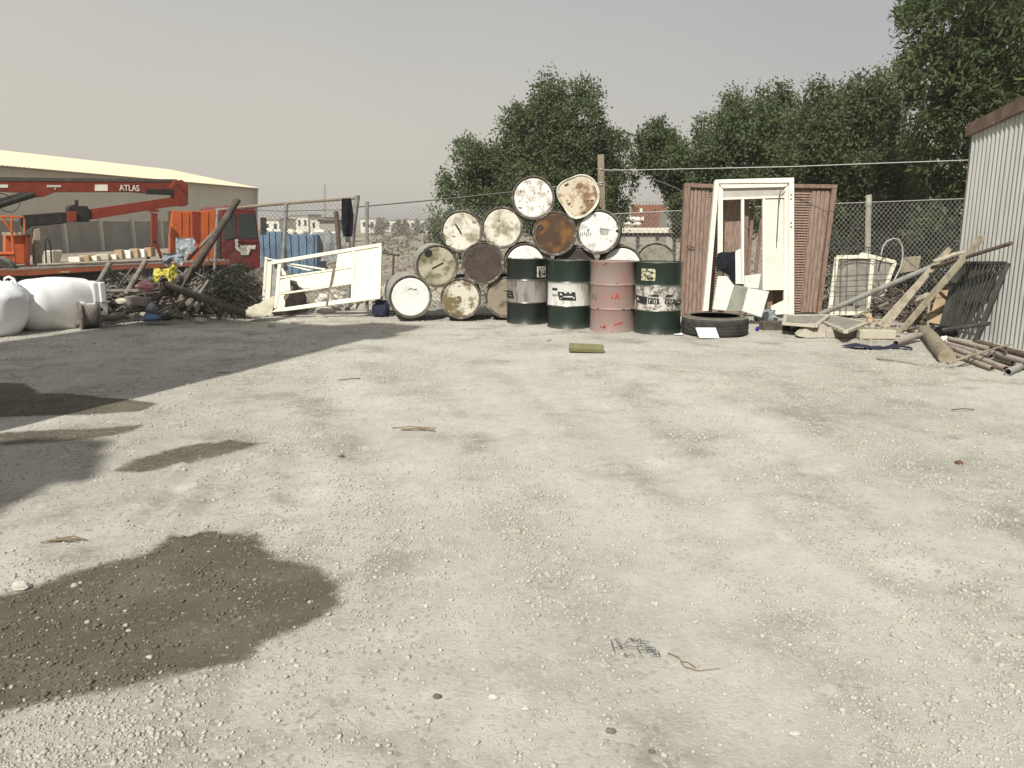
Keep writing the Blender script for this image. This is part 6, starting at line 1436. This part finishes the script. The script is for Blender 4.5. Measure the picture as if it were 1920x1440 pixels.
tree('broad dense tree behind the drum stack', [(1035, 172, 26), (1030, 205, 36), (1000, 250, 52), (1080, 240, 46), (1095, 172, 20), (1105, 195, 22), (960, 285, 42), (1040, 310, 70), (1105, 275, 42), (880, 292, 26), (862, 345, 32), (905, 305, 34), (920, 350, 50), (1000, 365, 60), (1090, 365, 60), (1152, 290, 28), (1150, 345, 34), (1145, 395, 32), (900, 385, 40), (838, 350, 16), (965, 235, 22), (1122, 330, 40), (1160, 270, 18), (870, 270, 12)],
     22, 88000, 'leaf', .080, .050, .105, 3, (1010, 520), extra=tg)
tree('small bush at the fence left of the drum stack', [(838, 430, 20), (850, 410, 18), (825, 442, 18), (820, 400, 8), (840, 455, 22), (855, 440, 20)], 15, 3500, 'leaf', .07, .04, .09, 8, (840, 500), name='bush', cat='bush', trunk=.04, dd=.2)
tree('slim tree right of the sky gap', [(1235, 250, 20), (1222, 272, 26), (1250, 285, 30), (1210, 296, 20), (1262, 315, 32), (1285, 345, 34), (1278, 300, 22), (1300, 385, 34), (1290, 420, 26), (1232, 308, 18), (1268, 350, 20), (1280, 390, 22)], 21, 28000, 'leaf', .080, .048, .10, 5, (1305, 520), extra=tg, trunk=.08)
tree('bushy tree behind the white door frame', [(1377, 190, 18), (1375, 220, 28), (1345, 250, 36), (1325, 285, 28), (1415, 240, 42), (1395, 300, 62), (1340, 335, 44), (1330, 395, 42), (1420, 370, 60), (1458, 182, 20), (1455, 215, 30), (1470, 265, 50), (1318, 250, 12), (1480, 330, 50), (1430, 190, 16)], 20, 56000, 'leaf', .080, .047, .105, 6, (1400, 520), extra=tg)
tree('tall olive tree behind the right louvred door', [(1537, 160, 14), (1530, 190, 24), (1510, 215, 28), (1535, 245, 44), (1590, 200, 30), (1610, 170, 22), (1650, 150, 20), (1672, 145, 18), (1640, 190, 40), (1690, 180, 30), (1580, 270, 66), (1650, 270, 66), (1545, 340, 62), (1640, 360, 74), (1590, 430, 60), (1530, 420, 46), (1690, 440, 60), (1700, 330, 50), (1500, 280, 40), (1560, 190, 16)], 18, 76000, 'leaf_olive', .085, .042, .105, 7, (1600, 560), extra=tg)
tree('large near tree with long narrow leaves above the shed', [(1790, 50, 90), (1735, 25, 28), (1722, 135, 26), (1700, 128, 14), (1750, 150, 36), (1800, 175, 66), (1880, 90, 90), (1770, 235, 50), (1850, 215, 70), (1800, 320, 50), (1762, 300, 26), (1770, 385, 56), (1800, 455, 50), (1750, 450, 40), (1980, 60, 120), (2000, 190, 110), (1930, 290, 80), (1745, 80, 30), (1830, 0, 60), (1900, -30, 70), (1740, 190, 24), (1830, 385, 50)],
     14, 40000, 'leaf_near', .15, .040, .11, 9, (1860, 600), extra=tg, trunk=.16, droop=.35)
tree('low shrub growing through the right fence', [(1600, 510, 40), (1660, 520, 44), (1720, 525, 44), (1770, 520, 40), (1570, 470, 26), (1640, 470, 30), (1590, 560, 34), (1690, 570, 36), (1780, 460, 30)], 13.2, 11000, 'leaf_shrub', .09, .032, .12, 12, (1690, 590), name='shrub', cat='shrub', trunk=.05, dd=.3)
tree('dark green shrub growing in the left scrap heap', [(430, 545, 32), (410, 560, 28), (450, 530, 22), (400, 580, 20), (440, 575, 26), (415, 520, 16), (462, 555, 14)], 11.5, 3600, 'leaf_shrub', .075, .018, .10, 14, (425, 592), name='shrub', cat='shrub', trunk=.02, dd=.2)
# far wooded line, reads as one mass
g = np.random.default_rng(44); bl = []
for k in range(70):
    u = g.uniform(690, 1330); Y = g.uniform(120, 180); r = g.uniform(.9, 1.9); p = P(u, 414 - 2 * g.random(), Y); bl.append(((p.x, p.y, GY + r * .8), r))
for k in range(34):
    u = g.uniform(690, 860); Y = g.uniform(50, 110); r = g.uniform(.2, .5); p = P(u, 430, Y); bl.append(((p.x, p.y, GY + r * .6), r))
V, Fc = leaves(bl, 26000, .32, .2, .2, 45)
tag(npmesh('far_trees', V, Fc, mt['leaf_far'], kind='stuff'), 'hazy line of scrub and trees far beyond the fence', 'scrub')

# ================================================================ small things on the gravel
def tangle(u, v, wd, dp, n, r, mat, label, seed):
    g = random.Random(seed); c = G(u, v); c.z = gz1(c.x, c.y); m = MB()
    for k in range(n):
        a = g.uniform(0, 6.28); pts = []
        x, y = g.uniform(-.5, .5) * wd, g.uniform(-.5, .5) * dp
        for i in range(9):
            a += g.gauss(0, .8); x += math.cos(a) * wd * .09; y += math.sin(a) * dp * .12
            x = max(-wd * .55, min(wd * .55, x)); y = max(-dp * .55, min(dp * .55, y))
            pts.append(c + Vector((x, y, .010 + .012 * g.random())))
        m.tube(pts, r, 5)
    return tag(m.build('wire_tangle', mt[mat], smooth=True), label, 'wire')
tangle(1190, 1223, .13, .085, 12, .0012, 'tangle', 'tangle of thin dark wire lying on the gravel near the camera', 2)
m = MB(); m.tube([G(u, v, .008) for u, v in ((1252, 1224), (1272, 1232), (1283, 1250), (1310, 1258), (1332, 1256), (1350, 1254))], .0022, 6); m.tube([G(u, v, .008) for u, v in ((1275, 1240), (1290, 1242), (1305, 1252))], .002, 6)
tag(m.build('dry_twig', mt['twig'], smooth=True), 'crooked dry twig right of the dark wire tangle', 'twig')
for (u, v, wd, lb) in ((118, 1018, .16, 'dry twig bundle on the gravel above the big wet patch'), (785, 806, .26, 'pale dry twigs lying in the middle of the yard')):
    m = MB(); c = G(u, v); g = random.Random(int(u))
    for k in range(6):
        a = g.uniform(-.35, .35); l = wd * g.uniform(.5, 1); d = Vector((math.cos(a), math.sin(a), 0)) * l / 2; q = c + Vector((g.gauss(0, wd * .12), g.gauss(0, wd * .06), .01 + gz1(c.x, c.y)))
        m.tube([q - d, q + Vector((0, g.gauss(0, .01), .008)), q + d], .0022 + wd * .004, 5)
    tag(m.build('dry_twig', mt['twig'], smooth=True), lb, 'twig')
for i, (u, v, r, lb) in enumerate(((1490, 1380, .013, 'pale rounded stone at the bottom right of the yard'), (925, 1316, .014, 'pale stone near the bottom middle of the yard'), (985, 1338, .010, 'small pale stone below the stone near the bottom middle'), (40, 1105, .030, 'pale flat stone at the left edge of the big wet patch'), (1092, 1090, .008, 'tiny grey stone in the open gravel right of the big wet patch'), (280, 1235, .009, 'pale stone inside the big wet patch'), (1798, 868, .020, 'small dark red stone alone on the right side of the yard'), (640, 856, .016, 'dark clod in the middle of the yard left of the dry twigs'), (1222, 1413, .008, 'dark pebble at the bottom edge of the yard'), (820, 1312, .011, 'dark stone left of the stone near the bottom middle'), (1145, 1376, .012, 'flat brown stone chip at the bottom of the yard'))):
    c = G(u, v); c.z = gz1(c.x, c.y); m = MB(); m.blob(c + Vector((0, 0, r * .35)), (r * 1.2, r * .85, r * .6), 60 + i, .35, 1.8, 14, 9)
    tag(m.build('stone', mt['rust'] if i == 6 else (mt['clod'] if i in (7, 8, 9, 10) else mt['stone']), smooth=True), lb, 'stone')
for i, (u, v, l, a, lb) in enumerate(((655, 712, .2, 25, 'thin dark twig left of the middle of the yard'), (1805, 772, .18, 5, 'thin twig on the darker gravel at the right'), (420, 700, .12, 10, 'short dark twig in the shade on the left'), (1030, 640, .10, 60, 'short dark twig in front of the drums'))):
    c = G(u, v); d = Vector((math.cos(R(a)), math.sin(R(a)), 0)) * l / 2; z = Vector((0, 0, .012 + gz1(c.x, c.y))); m = MB(); m.tube([c - d + z, c + z * 1.5, c + d + z], .004, 6)
    tag(m.build('dry_twig', mt['wood_dark'], smooth=True), lb, 'twig')

# ================================================================ unseen containers added left of the view to throw the shade on the yard
def shade_container(name, cx, cy, rz, L_, W_, z0, z1, mat, label):
    o = root(name, (cx, cy, z0), label, 'container'); o.rotation_euler = (0, 0, R(rz))
    m = MB(); hx, hy = L_ / 2, W_ / 2; pts = []
    def side(a, b, n):
        a, b = Vector(a), Vector(b); d = (b - a); nn = Vector((d.y, -d.x, 0)).normalized()
        return [a + d * (i / n) + nn * (.03 if (i // 2) % 2 else 0) for i in range(n)]
    loop = side((-hx, -hy, 0), (hx, -hy, 0), 60) + side((hx, -hy, 0), (hx, hy, 0), 24) + side((hx, hy, 0), (-hx, hy, 0), 60) + side((-hx, hy, 0), (-hx, -hy, 0), 24)
    m.prism(loop, (0, 0, z1 - z0)); m.build('shell', mt[mat], o, local=True)
    for x in (-hx, hx):
        for y in (-hy, hy):
            m = MB(); m.box((x, y, (z1 - z0) / 2), (.16, .16, z1 - z0 + .01)); m.build('corner_post', mt[mat], o, local=True)
    m = MB()
    for s in (-.3, .3): m.tube([(hx + .06, s, .2), (hx + .06, s, z1 - z0 - .2)], .025, 8)
    m.build('locking_bar', mt['galv'], o, local=True)
shade_container('shade_container', -6.13, 3.145, -22, 3.6, 2.44, 0, 2.59, 'container', 'rusty red added container left of the view, lowest of the unseen shade stack')
shade_container('shade_container', -6.13, 3.145, -22, 3.6, 2.44, 2.60, 5.19, 'galv', 'grey added container left of the view, middle of the unseen shade stack')
shade_container('shade_container', -6.13, 3.145, -22, 3.6, 2.44, 5.20, 7.0, 'blue_tarp', 'low blue added container left of the view, on top of the unseen shade stack')
shade_container('shade_container', -5.45, -3.5, 92, 6.06, 2.44, 0, 2.59, 'blue_tarp', 'blue added container behind and left of the camera, lower of its shade stack')
shade_container('shade_container', -5.45, -3.5, 92, 6.06, 2.44, 2.60, 5.19, 'galv', 'grey added container behind and left of the camera, on the blue shade one')

for q, rr_, lb in (((-4.55, 3.25, 7.0), (.75, .6, .42), 'grey lump added to round the shade, on the corner of the tall unseen stack'), ((-5.4, 2.6, 7.0), (.9, .8, .6), 'larger grey lump added to shape the shade, in the middle of the tall unseen stack'), ((-4.95, -.75, 5.2), (.6, .5, .4), 'grey lump added to shape the shade, on the unseen stack behind the camera')):  # lumps added on the unseen stacks to give the shade a lobed edge
    m = MB(); m.blob(Vector(q) + Vector((0, 0, .15)), rr_, int(abs(q[0]) * 9), .5, 1.6, flat=.16); tag(m.build('shade_lump', mt['galv'], smooth=True), lb, 'tarpaulin')
# fallen mesh over the scrap heap
o = root('fallen_mesh', P(265, 596, 10.9), 'fallen dark chain link piece draped over the left scrap heap', 'wire mesh')
chainlink('mesh', P(188, 602, 10.7), P(338, 597, 10.85), P(332, 496, 11.5), P(205, 504, 11.4), o, mat='wire_dark', r=.003)
o = root('fallen_mesh', P(430, 594, 11.2), 'crumpled chain link piece hanging behind the lying thick pole', 'wire mesh')
chainlink('mesh', P(372, 597, 11.0), P(470, 592, 11.2), P(462, 455, 11.9), P(405, 402, 12.1), o, mat='wire_dark', r=.003, sag=.12)

# ================================================================ dusty air
hz = bpy.data.materials.new('dusty_air'); hz.use_nodes = True; nt = hz.node_tree; nt.nodes.clear()
vo_ = nt.nodes.new('ShaderNodeVolumePrincipled'); ou = nt.nodes.new('ShaderNodeOutputMaterial'); nt.links.new(vo_.outputs[0], ou.inputs['Volume'])
vo_.inputs['Color'].default_value = (.92, .90, .85, 1); vo_.inputs['Density'].default_value = .0013; vo_.inputs['Anisotropy'].default_value = .2
m = MB(); m.box((0, 1200, 4.2), (3200, 2800, 13.6)); o = m.build('haze', hz); o['kind'] = 'stuff'; o['label'] = 'thin dusty haze over the whole site'; o['category'] = 'haze'
